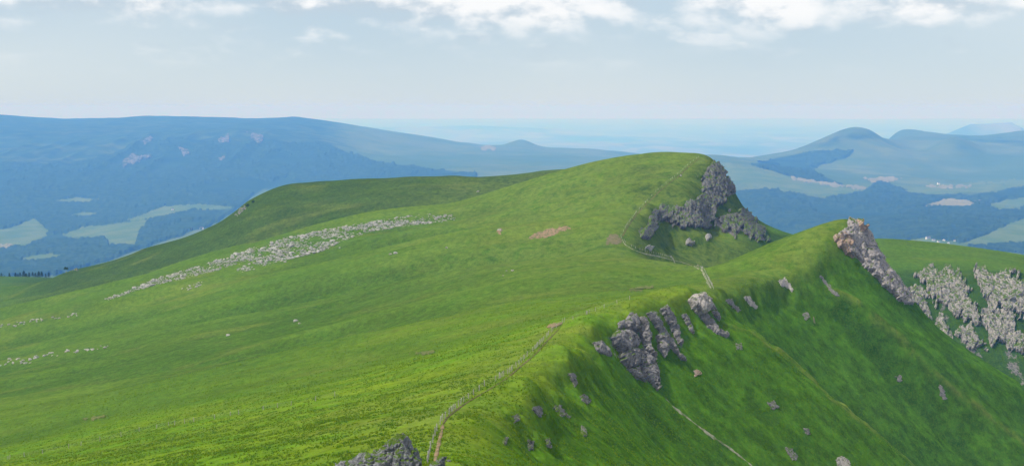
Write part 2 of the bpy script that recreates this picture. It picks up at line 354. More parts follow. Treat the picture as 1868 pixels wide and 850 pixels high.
def bumpn(t, b, h, strength, dist):
    n = N(t, 'ShaderNodeBump'); setv(n, 'Strength', strength); setv(n, 'Distance', dist); L(t, h, n.inputs['Height']); L(t, n.outputs[0], b.inputs['Normal'])

def grass_material():
    m, t, b = new_mat('mountain_grass')
    v = pos(t)
    vs = pos(t, (0.35, 1.0, 1.0))
    big = maprange(t, noise(t, vs, 0.014, 5, 0.6), 0.36, 0.64)
    med = maprange(t, noise(t, vs, 0.075, 5, 0.65), 0.38, 0.62)
    fine = maprange(t, noise(t, v, 0.42, 5, 0.7), 0.38, 0.62)
    tuft = maprange(t, noise(t, v, 1.5, 4, 0.7), 0.40, 0.62)
    c = mixc(t, big, (0.044, 0.110, 0.011), (0.078, 0.136, 0.014))
    c = mixc(t, math_node(t, 'MULTIPLY', med, 0.6), c, (0.058, 0.126, 0.013))
    c = mixc(t, math_node(t, 'MULTIPLY', attr(t, 'sward'), 0.85), c, mixc(t, med, (0.080, 0.185, 0.006), (0.130, 0.200, 0.008)))
    c = mixc(t, math_node(t, 'MULTIPLY', fine, math_node(t, 'MULTIPLY_ADD', attr(t, 'sward'), -0.35, 0.55)), c, mixc(t, 0.5, c, (0.020, 0.050, 0.004)))
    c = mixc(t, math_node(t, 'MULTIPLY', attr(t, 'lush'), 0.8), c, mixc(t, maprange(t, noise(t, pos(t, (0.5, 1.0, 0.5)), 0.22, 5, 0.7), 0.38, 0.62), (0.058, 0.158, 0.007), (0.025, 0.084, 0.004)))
    c = mixc(t, math_node(t, 'MULTIPLY', attr(t, 'shade_bands'), 0.75), c, mixc(t, fine, (0.028, 0.084, 0.007), (0.016, 0.054, 0.005)))
    c = mixc(t, math_node(t, 'MULTIPLY', attr(t, 'heath_shade'), 0.8), c, mixc(t, med, (0.016, 0.044, 0.009), (0.011, 0.033, 0.008)))
    c = mixc(t, math_node(t, 'MULTIPLY', tuft, 0.45), c, mixc(t, 0.55, c, (0.130, 0.165, 0.012)))
    dry_lit = math_node(t, 'MULTIPLY', attr(t, 'dry_lit'), maprange(t, noise(t, v, 0.16, 5, 0.65), 0.30, 0.56))
    c = mixc(t, math_node(t, 'MULTIPLY', dry_lit, 0.55), c, (0.140, 0.175, 0.030))
    straw = math_node(t, 'MULTIPLY', maprange(t, noise(t, vs, 0.035, 5, 0.65), 0.52, 0.68), 0.38)
    c = mixc(t, math_node(t, 'MULTIPLY', straw, math_node(t, 'SUBTRACT', 1.0, attr(t, 'lush'))), c, (0.130, 0.150, 0.028))
    c = mixc(t, math_node(t, 'MULTIPLY', maprange(t, noise(t, v, 0.85, 3, 0.6), 0.60, 0.68), math_node(t, 'MULTIPLY_ADD', attr(t, 'sward'), -0.42, 0.5)), c, (0.022, 0.060, 0.006))
    mott = math_node(t, 'MULTIPLY', maprange(t, noise(t, v, 0.30, 5, 0.8), 0.36, 0.64, 0.84, 1.20), maprange(t, noise(t, vs, 0.05, 4, 0.7), 0.36, 0.64, 0.92, 1.10))
    sc = N(t, 'ShaderNodeVectorMath', operation='SCALE'); L(t, c, sc.inputs[0]); L(t, mott, sc.inputs['Scale']); c = sc.outputs[0]
    rk = maprange(t, math_node(t, 'ADD', attr(t, 'rock'), math_node(t, 'MULTIPLY', math_node(t, 'SUBTRACT', noise(t, v, 0.6, 4), 0.5), 0.9)), 0.42, 0.62)
    c = mixc(t, rk, c, mixc(t, fine, (0.20, 0.185, 0.17), (0.10, 0.095, 0.09)))
    L(t, c, b.inputs['Base Color'])
    h = math_node(t, 'ADD', math_node(t, 'MULTIPLY', noise(t, v, 2.6, 4, 0.7), 0.35), math_node(t, 'MULTIPLY', noise(t, v, 0.45, 4, 0.65), 0.9))
    bumpn(t, b, h, 0.9, 0.55)
    return m
def rock_material(name, a, bcol, c2, grass_amt=0.25, scale=1.0, zs=1.0):
    m, t, b = new_mat(name); v = pos(t, (1, 1, zs))
    n1 = maprange(t, noise(t, v, 0.35*scale, 6, 0.65), 0.33, 0.67); n2 = maprange(t, noise(t, v, 1.7*scale, 5, 0.65), 0.35, 0.68)
    c = mixc(t, n1, a, bcol); c = mixc(t, math_node(t, 'MULTIPLY', n2, 0.7), c, c2)
    n3 = maprange(t, noise(t, v, 0.8*scale, 3, 0.6), 0.56, 0.66); c = mixc(t, math_node(t, 'MULTIPLY', n3, 0.75), c, tuple(x*0.35 for x in bcol))
    geo = N(t, 'ShaderNodeNewGeometry'); sx = N(t, 'ShaderNodeSeparateXYZ'); L(t, geo.outputs['Normal'], sx.inputs[0])
    moss = maprange(t, math_node(t, 'ADD', sx.outputs[2], math_node(t, 'MULTIPLY', math_node(t, 'SUBTRACT', noise(t, v, 0.5*scale, 4), 0.5), 1.3)), 0.85-grass_amt, 1.0-grass_amt*0.6)
    c = mixc(t, moss, c, mixc(t, n2, (0.07, 0.13, 0.02), (0.11, 0.15, 0.03)))
    crack = N(t, 'ShaderNodeTexVoronoi', feature='DISTANCE_TO_EDGE'); L(t, v, crack.inputs['Vector']); setv(crack, 'Scale', 0.55*scale)
    h = math_node(t, 'ADD', math_node(t, 'MULTIPLY', noise(t, v, 0.9*scale, 8, 0.7), 1.0), math_node(t, 'MULTIPLY', maprange(t, crack.outputs[0], 0.0, 0.09), 0.22))
    L(t, c, b.inputs['Base Color']); bumpn(t, b, h, 1.0, 0.8/scale)
    return m
def simple_material(name, a, bcol, scale=1.0, bump=0.3, dist=0.3, rough=0.9):
    m, t, b = new_mat(name); v = pos(t)
    n1 = maprange(t, noise(t, v, scale, 5, 0.6), 0.35, 0.65)
    L(t, mixc(t, n1, a, bcol), b.inputs['Base Color']); setv(b, 'Roughness', rough)
    if bump: bumpn(t, b, noise(t, v, scale*2.3, 5, 0.65), bump, dist)
    return m
def country_material():
    m, t, b = new_mat('upland_pasture'); v = pos(t)
    big = maprange(t, noise(t, v, 0.0008, 5, 0.6), 0.36, 0.64); med = maprange(t, noise(t, v, 0.004, 5, 0.6), 0.38, 0.62)
    c = mixc(t, big, (0.065, 0.110, 0.022), (0.115, 0.145, 0.036)); c = mixc(t, math_node(t, 'MULTIPLY', med, 0.5), c, (0.05, 0.09, 0.022))
    wood = maprange(t, math_node(t, 'ADD', attr(t, 'wood'), math_node(t, 'MULTIPLY', math_node(t, 'SUBTRACT', noise(t, v, 0.006, 5), 0.5), 0.8)), 0.30, 0.70)
    c = mixc(t, wood, c, mixc(t, med, (0.018, 0.040, 0.012), (0.030, 0.060, 0.018)))
    L(t, c, b.inputs['Base Color'])
    return m
def plain_material():
    m, t, b = new_mat('plain_farmland'); v = pos(t, (1, 0.35, 1))
    vor = N(t, 'ShaderNodeTexVoronoi'); L(t, v, vor.inputs['Vector']); setv(vor, 'Scale', 0.0011)
    sp = N(t, 'ShaderNodeSeparateColor'); L(t, vor.outputs['Color'], sp.inputs[0])
    c = mixc(t, maprange(t, sp.outputs[0], 0.2, 0.9, smooth=False), (0.085, 0.105, 0.045), (0.20, 0.19, 0.10))
    c = mixc(t, maprange(t, noise(t, v, 0.00028, 5, 0.6), 0.46, 0.62), c, (0.055, 0.075, 0.035))
    L(t, c, b.inputs['Base Color'])
    return m
M_GRASS = grass_material()
def blade_material():
    m, t, b = new_mat('grass_blades'); v = pos(t); o = [n for n in t.nodes if n.type == 'OUTPUT_MATERIAL'][0]
    c = mixc(t, maprange(t, noise(t, v, 0.3, 4, 0.7), 0.36, 0.64), (0.10, 0.215, 0.008), (0.18, 0.250, 0.014))
    L(t, c, b.inputs['Base Color']); tr = N(t, 'ShaderNodeBsdfTranslucent'); L(t, c, tr.inputs[0])
    mx = N(t, 'ShaderNodeMixShader'); mx.inputs[0].default_value = 0.45; L(t, b.outputs[0], mx.inputs[1]); L(t, tr.outputs[0], mx.inputs[2]); L(t, mx.outputs[0], o.inputs[0])
    return m
M_TUFT = blade_material()
M_ROCK = rock_material('grey_basalt', (0.25, 0.235, 0.235), (0.15, 0.145, 0.15), (0.31, 0.29, 0.28), 0.02)
M_CLIFF = rock_material('cliff_basalt', (0.165, 0.16, 0.155), (0.085, 0.084, 0.087), (0.25, 0.24, 0.225), 0.14, 1.0, 0.22)
M_PALE = rock_material('pale_trachyte', (0.46, 0.41, 0.37), (0.28, 0.26, 0.26), (0.54, 0.49, 0.43), 0.08, 0.7, 0.4)
M_STONE = rock_material('sunken_stone', (0.23, 0.215, 0.21), (0.13, 0.125, 0.125), (0.30, 0.28, 0.26), 0.16, 1.5)
M_SPUR = rock_material('spur_trachyte', (0.34, 0.315, 0.29), (0.15, 0.147, 0.147), (0.46, 0.42, 0.365), 0.20, 0.55, 0.35)
M_PINK = rock_material('ochre_rock', (0.44, 0.30, 0.22), (0.28, 0.22, 0.19), (0.48, 0.36, 0.28), 0.05)
M_BOULDER = rock_material('lichen_boulder', (0.38, 0.365, 0.34), (0.20, 0.195, 0.19), (0.46, 0.445, 0.41), 0.0)
M_CRAG = rock_material('dark_crag', (0.20, 0.20, 0.22), (0.11, 0.112, 0.125), (0.33, 0.33, 0.34), 0.30, 1.6)
M_EARTH = simple_material('bare_earth', (0.27, 0.18, 0.115), (0.11, 0.11, 0.05), 0.6, 0.4)
M_TRACK = simple_material('trodden_stones', (0.28, 0.27, 0.20), (0.10, 0.13, 0.05), 0.7, 0.4)
M_WORN = simple_material('worn_turf', (0.14, 0.15, 0.05), (0.075, 0.10, 0.03), 0.5, 0.4)
M_RUT = simple_material('trodden_turf', (0.15, 0.12, 0.06), (0.07, 0.08, 0.025), 0.5, 0.4)
M_WOOD = simple_material('weathered_wood', (0.42, 0.40, 0.36), (0.28, 0.26, 0.23), 6.0, 0.2, 0.02)
M_WIRE = simple_material('fence_wire', (0.25, 0.25, 0.25), (0.18, 0.17, 0.16), 2.0, 0, rough=0.5)
M_COUNTRY = country_material(); M_PLAIN = plain_material()
M_FOREST = simple_material('forest_canopy', (0.016, 0.036, 0.010), (0.036, 0.066, 0.018), 0.02, 0.6, 6.0)
M_FIELD = simple_material('meadow', (0.070, 0.118, 0.020), (0.110, 0.145, 0.032), 0.005, 0)
M_HAY = simple_material('mown_hay', (0.215, 0.20, 0.115), (0.155, 0.155, 0.08), 0.006, 0)
M_SCAR = simple_material('far_rock_scar', (0.17, 0.16, 0.15), (0.035, 0.05, 0.025), 0.022, 0.5, 8.0)
M_WALL = simple_material('white_render', (0.80, 0.78, 0.74), (0.70, 0.68, 0.64), 0.4, 0)
M_ROOF = simple_material('slate_roof', (0.16, 0.15, 0.16), (0.11, 0.10, 0.11), 0.4, 0)
M_LEAF = simple_material('conifer_needles', (0.022, 0.045, 0.015), (0.045, 0.075, 0.022), 0.6, 0)
M_BARK = simple_material('bark', (0.09, 0.07, 0.05), (0.05, 0.04, 0.03), 2.0, 0.3, 0.05)
M_SHRUB = simple_material('shrub_leaves', (0.03, 0.065, 0.015), (0.06, 0.10, 0.025), 0.8, 0)

# ------------------------------------------------------------------ object helpers
def mesh_from(name, V, Fq, mat, smooth=True, attrs=None):
    me = bpy.data.meshes.new(name); V = np.asarray(V, np.float32); Fq = np.asarray(Fq, np.int32); k = Fq.shape[1]
    me.vertices.add(len(V)); me.vertices.foreach_set('co', V.ravel())
    me.loops.add(Fq.size); me.loops.foreach_set('vertex_index', Fq.ravel())
    me.polygons.add(len(Fq)); me.polygons.foreach_set('loop_start', np.arange(0, Fq.size, k, dtype=np.int32))
    me.polygons.foreach_set('loop_total', np.full(len(Fq), k, np.int32))
    if smooth: me.polygons.foreach_set('use_smooth', np.ones(len(Fq), bool))
    for n, a in (attrs or {}).items():
        at = me.attributes.new(n, 'FLOAT', 'POINT'); at.data.foreach_set('value', np.asarray(a, np.float32).ravel())
    me.update(calc_edges=True); me.materials.append(mat)
    return me
def link(name, me, parent=None, label=None, cat=None, group=None, kind=None, loc=None, rot=None, scale=None):
    o = bpy.data.objects.new(name, me); COL.objects.link(o); o.parent = parent
    if loc is not None: o.location = loc
    if rot is not None: o.rotation_euler = rot
    if scale is not None: o.scale = scale
    for k, v in (('label', label), ('category', cat), ('group', group), ('kind', kind)):
        if v: o[k] = v
    return o
def grid_faces(nr, nc, keep=None):
    i = np.arange(nr*nc).reshape(nr, nc)
    f = np.stack([i[:-1, :-1], i[:-1, 1:], i[1:, 1:], i[1:, :-1]], 2).reshape(-1, 4)
    return f if keep is None else f[keep[f].all(1)]
def compact(V, Fq, *arrs):
    used = np.zeros(len(V), bool); used[Fq.ravel()] = True; mp = np.cumsum(used)-1
    return (V[used], mp[Fq])+tuple(a[used] for a in arrs)
def poly_sd(px, py, poly):
    """signed distance in frame pixels, positive inside"""
    P = np.array(poly, float); px = np.asarray(px, float); py = np.asarray(py, float)
    d = np.full(px.shape, 1e9); ins = np.zeros(px.shape, bool); n = len(P)
    for i in range(n):
        (x0, y0), (x1, y1) = P[i], P[(i+1) % n]; ex, ey = x1-x0, y1-y0
        t = np.clip(((px-x0)*ex+(py-y0)*ey)/(ex*ex+ey*ey+1e-9), 0, 1)
        d = np.minimum(d, np.hypot(px-x0-t*ex, py-y0-t*ey))
        if y0 != y1:
            c = ((y0 > py) != (y1 > py)) & (px < (x1-x0)*(py-y0)/(y1-y0)+x0); ins ^= c
    return np.where(ins, d, -d)

NS = Surface(U, D, X, Y, ZZ); FS = Surface(UF, DF, XF, YF, ZF)

# ------------------------------------------------------------------ rock outlines used both for the ground under the rocks and for the rocks
CLIFF_MAIN = [(1190,386),(1215,378),(1245,384),(1268,366),(1282,352),(1280,325),(1296,302),(1312,296),(1326,312),(1332,330),(1340,352),(1322,362),(1306,382),(1300,398),(1288,415),(1262,412),(1230,412),(1212,402),(1198,402)]
CLIFF_FOOT = [(1165,422),(1180,412),(1186,396),(1196,394),(1196,416),(1186,436),(1172,436)]
CLIFF_LOW = [(1304,398),(1325,392),(1350,386),(1372,390),(1384,410),(1398,438),(1382,438),(1352,420),(1340,432),(1322,420),(1308,412)]
PEAK_ROCK = [(1528,430),(1545,418),(1552,400),(1570,400),(1586,412),(1600,436),(1606,462),(1630,484),(1648,512),(1666,556),(1640,548),(1610,520),(1585,494),(1562,470),(1545,462),(1530,445)]
KNOLL_ROCK = [(1108,612),(1130,592),(1142,576),(1170,576),(1186,600),(1190,640),(1202,662),(1204,712),(1184,704),(1150,684),(1128,660),(1112,640)]
KNOLL_RIBS = [(1176,570),(1215,556),(1240,600),(1254,660),(1236,652),(1200,610)]
PEAK_OCHRE = [(1518,432),(1540,428),(1556,442),(1548,458),(1554,470),(1542,462),(1528,446)]

# ------------------------------------------------------------------ near mountain
PXn, PYn = project(X, Y, ZZ)
rockm = np.zeros_like(ZZ)
for poly, soft in ((CLIFF_MAIN, 7), (CLIFF_LOW, 6), (CLIFF_FOOT, 5), (PEAK_ROCK, 9), (KNOLL_ROCK, 6), (KNOLL_RIBS, 9)):
    dlim = (DD > 820) & (DD < 1180) if poly in (CLIFF_MAIN, CLIFF_LOW, CLIFF_FOOT) else (DD > 600) & (DD < 705) if poly is PEAK_ROCK else (DD > 330) & (DD < 470)
    bb = np.array(poly); sel = dlim & (PXn > bb[:, 0].min()-30) & (PXn < bb[:, 0].max()+40) & (PYn > bb[:, 1].min()-30) & (PYn < bb[:, 1].max()+60)
    sd = poly_sd(PXn[sel], PYn[sel], poly); rockm[sel] = np.maximum(rockm[sel], sstep(-soft*0.6, soft*0.5, sd)*(0.45 if poly in (KNOLL_RIBS, KNOLL_ROCK) else 1.0))
sp = (DD > 940) & (DD < 1075) & (PXn > 1560)
rockm = np.where(sp, np.maximum(rockm, sstep(0.05, 0.75, fbm(X/14, Y/14+ZZ/40, 4, 55))*sstep(1072, 1055, DD)*sstep(940, 985, DD)*0.6), rockm)
slope = np.degrees(np.arccos(np.clip(NS.N[..., 2], -1, 1)))
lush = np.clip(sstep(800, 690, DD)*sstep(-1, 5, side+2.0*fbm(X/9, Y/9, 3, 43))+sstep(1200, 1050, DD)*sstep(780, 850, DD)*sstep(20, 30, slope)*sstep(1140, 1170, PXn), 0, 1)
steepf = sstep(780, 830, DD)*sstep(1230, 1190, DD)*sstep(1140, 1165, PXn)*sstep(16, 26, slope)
heath_shade = np.clip(hump*sstep(-60, 120, PXn)+steepf*0.85, 0, 1)  # cloud shade painted over the hump; darker heath colour on steep faces
sward = sstep(560, 380, DD+60*fbm(X/60, Y/60, 3, 77))*(1-right)
crest_band = np.exp(-((side+12)/13)**2)*sstep(760, 650, DD)
dry_lit = np.clip(crest_band*0.9+left*0.25+left*sstep(550, 1050, PXn)*sstep(520, 800, DD)*0.55, 0, 1); dry_lit = np.clip(np.maximum(dry_lit, rib_light), 0, 1.35)  # dry grass, plus the painted sunlit line on the rib crests
shade_bands = crease_shade*fw*0.9+left*sstep(1.2, -3.0, fold)*sstep(330, 600, DD)*(1-0.6*sstep(700, 1000, PXn))  # groove and fold shade painted as darker green bands

def near_rows():
    # rows in front of the survey: the hill the camera stands on
    yb = np.array([-160., -80., -30., -8., 0., 6., 14., 28., 44.]); base = ZZ[0]; rows = []
    for y in yb:
        f = np.clip(y/60, 0, 1); z = -2.2+(base+2.2)*f**1.2 if y >= 0 else np.full_like(base, -2.2-0.35*abs(y)**1.05)
        x = U*60*(1+0.0*y)
        rows.append(np.stack([x*(1.6 if y < 0 else 1.6-0.6*f), np.full_like(x, y), z-0.25*np.abs(x)*(1-f)*0.6], 1))
    return np.stack(rows)
NRows = near_rows()
V = np.concatenate([NRows.reshape(-1, 3), np.stack([X, Y, ZZ], 2).reshape(-1, 3)]); npad = NRows.shape[0]*NRows.shape[1]
pad = lambda a: np.concatenate([np.zeros(npad), a.ravel()])
me = mesh_from('mountain', V, grid_faces(len(D)+len(NRows), len(U)), M_GRASS, True, {'rock': pad(rockm), 'lush': pad(lush), 'dry_lit': pad(dry_lit), 'heath_shade': pad(heath_shade), 'sward': pad(sward), 'shade_bands': pad(shade_bands)})
mountain = link('mountain', me, kind='structure', label='grassy mountain ridge falling gently left and steeply right')

# ------------------------------------------------------------------ far country, plain
WOODS = {
 'left': [(-300,292),(0,298),(110,300),(205,283),(240,262),(330,252),(430,262),(520,262),(600,262),(640,282),(700,298),(770,305),(860,318),(900,345),(480,345),(400,405),(200,475),(110,500),(-300,520)],
 'right': [(1320,352),(1400,345),(1450,352),(1500,362),(1560,352),(1590,340),(1600,332),(1680,352),(1770,356),(1868,340),(2300,340),(2300,470),(1868,470),(1760,462),(1640,450),(1600,470),(1440,440),(1380,420)],
 'middle': [(1370,300),(1420,288),(1480,276),(1555,276),(1550,286),(1500,300),(1478,312),(1560,345),(1470,330),(1410,312)],
 'cone': [(1452,278),(1490,258),(1525,240),(1560,230),(1592,238),(1612,254),(1560,266),(1500,274)],
 'cone2': [(1690,276),(1712,262),(1738,248),(1768,260),(1800,276),(1740,282)],
 'edge': [(560,330),(620,300),(700,308),(780,312),(870,316),(870,326),(560,345)],
}
FIELDS = {
 'a': [(112,430),(150,414),(200,409),(272,400),(256,420),(246,447),(200,449),(192,434),(150,436)],
 'b': [(-20,424),(30,412),(62,398),(92,424),(70,438),(48,452),(-20,446)],
 'c': [(222,404),(262,390),(300,376),(362,372),(428,377),(420,386),(350,384),(300,396),(250,404)],
 'd': [(120,394),(150,386),(182,390),(160,396)],
 'e': [(40,470),(90,462),(120,466),(80,474),(40,476)],
 'f': [(90,368),(140,360),(190,364),(150,372)],
 'g': [(1325,297),(1380,309),(1450,325),(1540,340),(1588,345),(1560,354),(1510,360),(1430,348),(1335,334)],
 'h': [(1652,347),(1700,338),(1760,334),(1868,328),(1990,326),(1990,338),(1868,342),(1800,350),(1720,355),(1670,353)],
 'i': [(1800,373),(1840,364),(1990,360),(1990,374),(1868,379),(1820,381)],
 'j': [(1745,448),(1800,428),(1868,398),(1990,390),(1990,440),(1868,440),(1800,452)],
 'k': [(1630,443),(1680,434),(1740,440),(1790,458),(1868,462),(1990,470),(1990,480),(1868,470),(1720,456),(1650,450)],
}
HAYS = {
 'a': [(1438,322),(1500,332),(1586,343),(1582,347),(1520,341),(1450,328)],
 'b': [(1578,327),(1606,323),(1644,325),(1628,333),(1600,333)],
 'c': [(1680,380),(1704,369),(1724,363),(1766,366),(1784,376),(1750,379),(1720,377)],
 'd': [(1690,340),(1730,337),(1772,339),(1768,342),(1700,344)],
 'e': [(-30,452),(0,446),(22,448),(14,455),(-30,460)],
 'f': [(872,268),(892,267),(916,272),(904,274),(884,272)],
}
PXf, PYf = project(XF, YF, ZF)
wood = np.zeros_like(ZF)
for k, poly in WOODS.items():
    wgt = {'cone': 0.5, 'cone2': 0.42}.get(k, 1.0); soft = 14 if k in ('cone', 'cone2') else 5
    wood = np.maximum(wood, wgt*sstep(-soft, soft, poly_sd(PXf, PYf, poly)))
wood = np.maximum(wood, 0.60*sstep(760, 560, PXf)*sstep(6500, 7500, QF))     # dark moor on the long mountain
wood = np.maximum(wood, (0.25+0.22*fbm(XF/1500, YF/1500, 3, 19))*sstep(1500, 1650, PXf)*sstep(7000, 8000, QF))
for poly in list(FIELDS.values())+list(HAYS.values()):
    wood = np.minimum(wood, 1-sstep(-3, 3, poly_sd(PXf, PYf, poly)))
me = mesh_from('hills', np.stack([XF, YF, ZF], 2).reshape(-1, 3), grid_faces(len(DF), len(UF)), M_COUNTRY, True, {'wood': wood})
hills = link('hills', me, kind='structure', label='blue hazy hills and pastures beyond the mountain')

PLAIN_Z = -770.0*KF
nr, na = 120, 240
rad = np.concatenate([[0.0], np.geomspace(5000, 150000, nr-1)]); ang = np.linspace(0, 2*math.pi, na+1)
RR, AA = np.meshgrid(rad, ang, indexing='ij'); XP = RR*np.sin(AA); YP = RR*np.cos(AA)
ZP = PLAIN_Z+np.clip(fbm(XP/9000, YP/9000, 4, 131), 0, 2)*110*sstep(32000, 46000, RR)
def hillp(px, d, h, w): 
    u0 = sight(px, 230.0)[0]; return h*np.exp(-((XP-u0*d)**2+(YP-d)**2)/w**2)
ZP += hillp(1815, 40000, 640, 1000)+hillp(1790, 41000, 430, 2200)+hillp(760, 70000, 260, 6500)
ZP = np.clip(ZP, PLAIN_Z, -60)
me = mesh_from('plain', np.stack([XP, YP, ZP], 2).reshape(-1, 3), grid_faces(nr, na+1), M_PLAIN)
link('plain', me, kind='structure', label='flat farmland plain fading into haze at the horizon')

# ------------------------------------------------------------------ draped pieces (fields, woods, bare earth, rock faces)
def drape(surf, poly, step, lift, edge_px=2.0, rough=0.0, seed=0, dmin=0, dmax=1e9, edge_noise=0.0, offset=None, tall=1.0, shrink=0.0, nfx=None):
    """a piece of ground cover or rock lying on the surface inside an outline; offset(P, N, m) gives the relief along the normal"""
    P = np.array(poly, float); mg = edge_px+2*step
    gx = np.arange(P[:, 0].min()-mg, P[:, 0].max()+mg+step, step); gy = np.arange(P[:, 1].min()-mg, P[:, 1].max()+mg+step, step)
    GX, GY = np.meshgrid(gx, gy); sd = poly_sd(GX.ravel(), GY.ravel(), poly)
    if edge_noise: sd = sd+edge_noise*fbm(GX.ravel()/(nfx or edge_noise*3), GY.ravel()/((nfx or edge_noise*3)*tall), 4, seed+5, 0.6)-shrink
    H, Nn, ok = surf.hit(GX.ravel(), GY.ravel(), dmin)
    ok &= (H[:, 1] < dmax)
    m = sstep(-edge_px, edge_px, sd)
    if offset is None:
        off = lift*np.where(m > 0.5, 1, 2*m-0.0)+rough*fbm(H[:, 0]/14, H[:, 1]/14, 2, seed)*m
        off = np.where(sd > -step*0.9, off, -abs(lift)); Q = H+np.array((0, 0, 1.0))*off[:, None]; keep = ok & (sd > -step*1.2)
    else:
        off = offset(H, Nn, m, sd); keep = ok & (m > 0.01)
        Q = H+Nn*off[:, None]
    Fq = grid_faces(len(gy), len(gx), keep)
    if len(Fq) == 0: return None, None
    dd = H[:, 1][Fq]; Fq = Fq[(dd.max(1)-dd.min(1)) < 0.06*dd.min(1)+3]
    Fq = Fq[:, ::-1]
    if len(Fq) == 0: return None, None
    return compact(Q, Fq)

WOOD_LABEL = {'left': 'dark forest on the lower slopes of the long mountain at left', 'right': 'dark forest filling the valley at right below the pastures', 'middle': 'wedge of forest left below the round cone hill', 'edge': 'forest strip along the plateau left of the green summit'}
for k, lab in WOOD_LABEL.items():
    poly = WOODS[k]; P = np.array(poly); step = 1.9
    gx = np.arange(max(P[:, 0].min(), -60), min(P[:, 0].max(), 1930), step); gy = np.arange(P[:, 1].min()-3, P[:, 1].max()+3, step)
    GX, GY = [a.ravel() for a in np.meshgrid(gx, gy)]
    sd = poly_sd(GX, GY, poly)+3.0*fbm(GX/14, GY/9, 3, 5)
    for fp in list(FIELDS.values())+list(HAYS.values()): sd = np.minimum(sd, -poly_sd(GX, GY, fp)+1.0*fbm(GX/6, GY/5, 2, 9)+0.6)
    H, Nn, ok = FS.hit(GX, GY, 3000)
    # ragged clearings
    clear = fbm(H[:, 0]/540+9, H[:, 1]/690, 4, 15); sd = np.where(clear > 0.5, -1, sd)
    canopy = 14+5*vn(H[:, 0]/24, H[:, 1]/24, 3)+6*vn(H[:, 0]/100, H[:, 1]/100, 4)
    Q = H.copy(); Q[:, 2] += np.where(sd > 0, canopy, -6)
    keep = ok & (sd > -2.2)
    Fq = grid_faces(len(gy), len(gx), keep); dd = H[:, 1][Fq]; Fq = Fq[(dd.max(1)-dd.min(1)) < 0.05*dd.min(1)][:, ::-1]
    Vv, Fq = compact(Q, Fq)
    link('forest', mesh_from('forest', Vv, Fq, M_FOREST), kind='stuff', label=lab, cat='forest')

FIELD_LABEL = {'a': 'largest pale green meadow in the valley at left', 'b': 'green meadow at the left edge of the valley', 'c': 'long meadow strip above the largest left meadow, by the white house', 'd': 'small green clearing in the left forest', 'e': 'low meadow strip just above the dark tree row at left', 'f': 'thin clearing high in the left forest', 'g': 'broad green meadow tongue behind the summit cliff', 'h': 'pale pasture round the lone white house at right', 'i': 'green meadow at the right edge beside two white houses', 'j': 'sloping green meadow above the village at right', 'k': 'valley meadow round the white village'}
HAY_LABEL = {'a': 'straw coloured strip along the meadow tongue', 'b': 'small bright tan field under the cone hill', 'c': 'large tan mown field among the forest at right', 'd': 'tan strip under the lone white house', 'e': 'tan field at the far left edge of the valley', 'f': 'tiny tan field beside the dark knob on the skyline'}
for tab, labs, nm, mt in ((FIELDS, FIELD_LABEL, 'meadow', M_FIELD), (HAYS, HAY_LABEL, 'hay_field', M_HAY)):
    for k, poly in tab.items():
        poly = [(min(max(x, -60), 1930), y) for x, y in poly]
        Vv, Fq = drape(FS, poly, 2.0, 3.0 if nm == 'meadow' else 7.0, edge_px=1.0, dmin=3000, edge_noise=2.4, seed=len(labs[k]))
        if Vv is not None: link(nm, mesh_from(nm, Vv, Fq, mt), kind='structure', label=labs[k])

SCARS = [([(218,312),(226,292),(240,284),(276,284),(274,292),(250,296),(234,304),(226,318)], 'curved pale rock scar on the forested mountainside at left'),
         ([(318,268),(336,268),(352,280),(346,286),(334,282)], 'pale rock scar right of the curved one on the far mountainside'),
         ([(452,244),(470,242),(484,252),(476,266),(466,262),(458,254)], 'streaked rock face under the plateau edge of the far mountain'),
         ([(396,254),(412,250),(416,262),(400,264)], 'small rock patch left of the streaked face on the far mountain'),
         ([(398,290),(408,288),(406,296),(398,296)], 'tiny pale rock spot in the far forest'),
         ([(250,262),(276,248),(282,254),(262,270)], 'faint rock rib above the curved scar on the far mountain')]
for poly, lab in SCARS:
    Vv, Fq = drape(FS, poly, 1.0, 16.0, edge_px=1.6, dmin=3000, edge_noise=4.5, shrink=1.0, rough=6, seed=3)
    if Vv is not None: link('rock_scar', mesh_from('rock_scar', Vv, Fq, M_SCAR), label=lab, cat='rock')

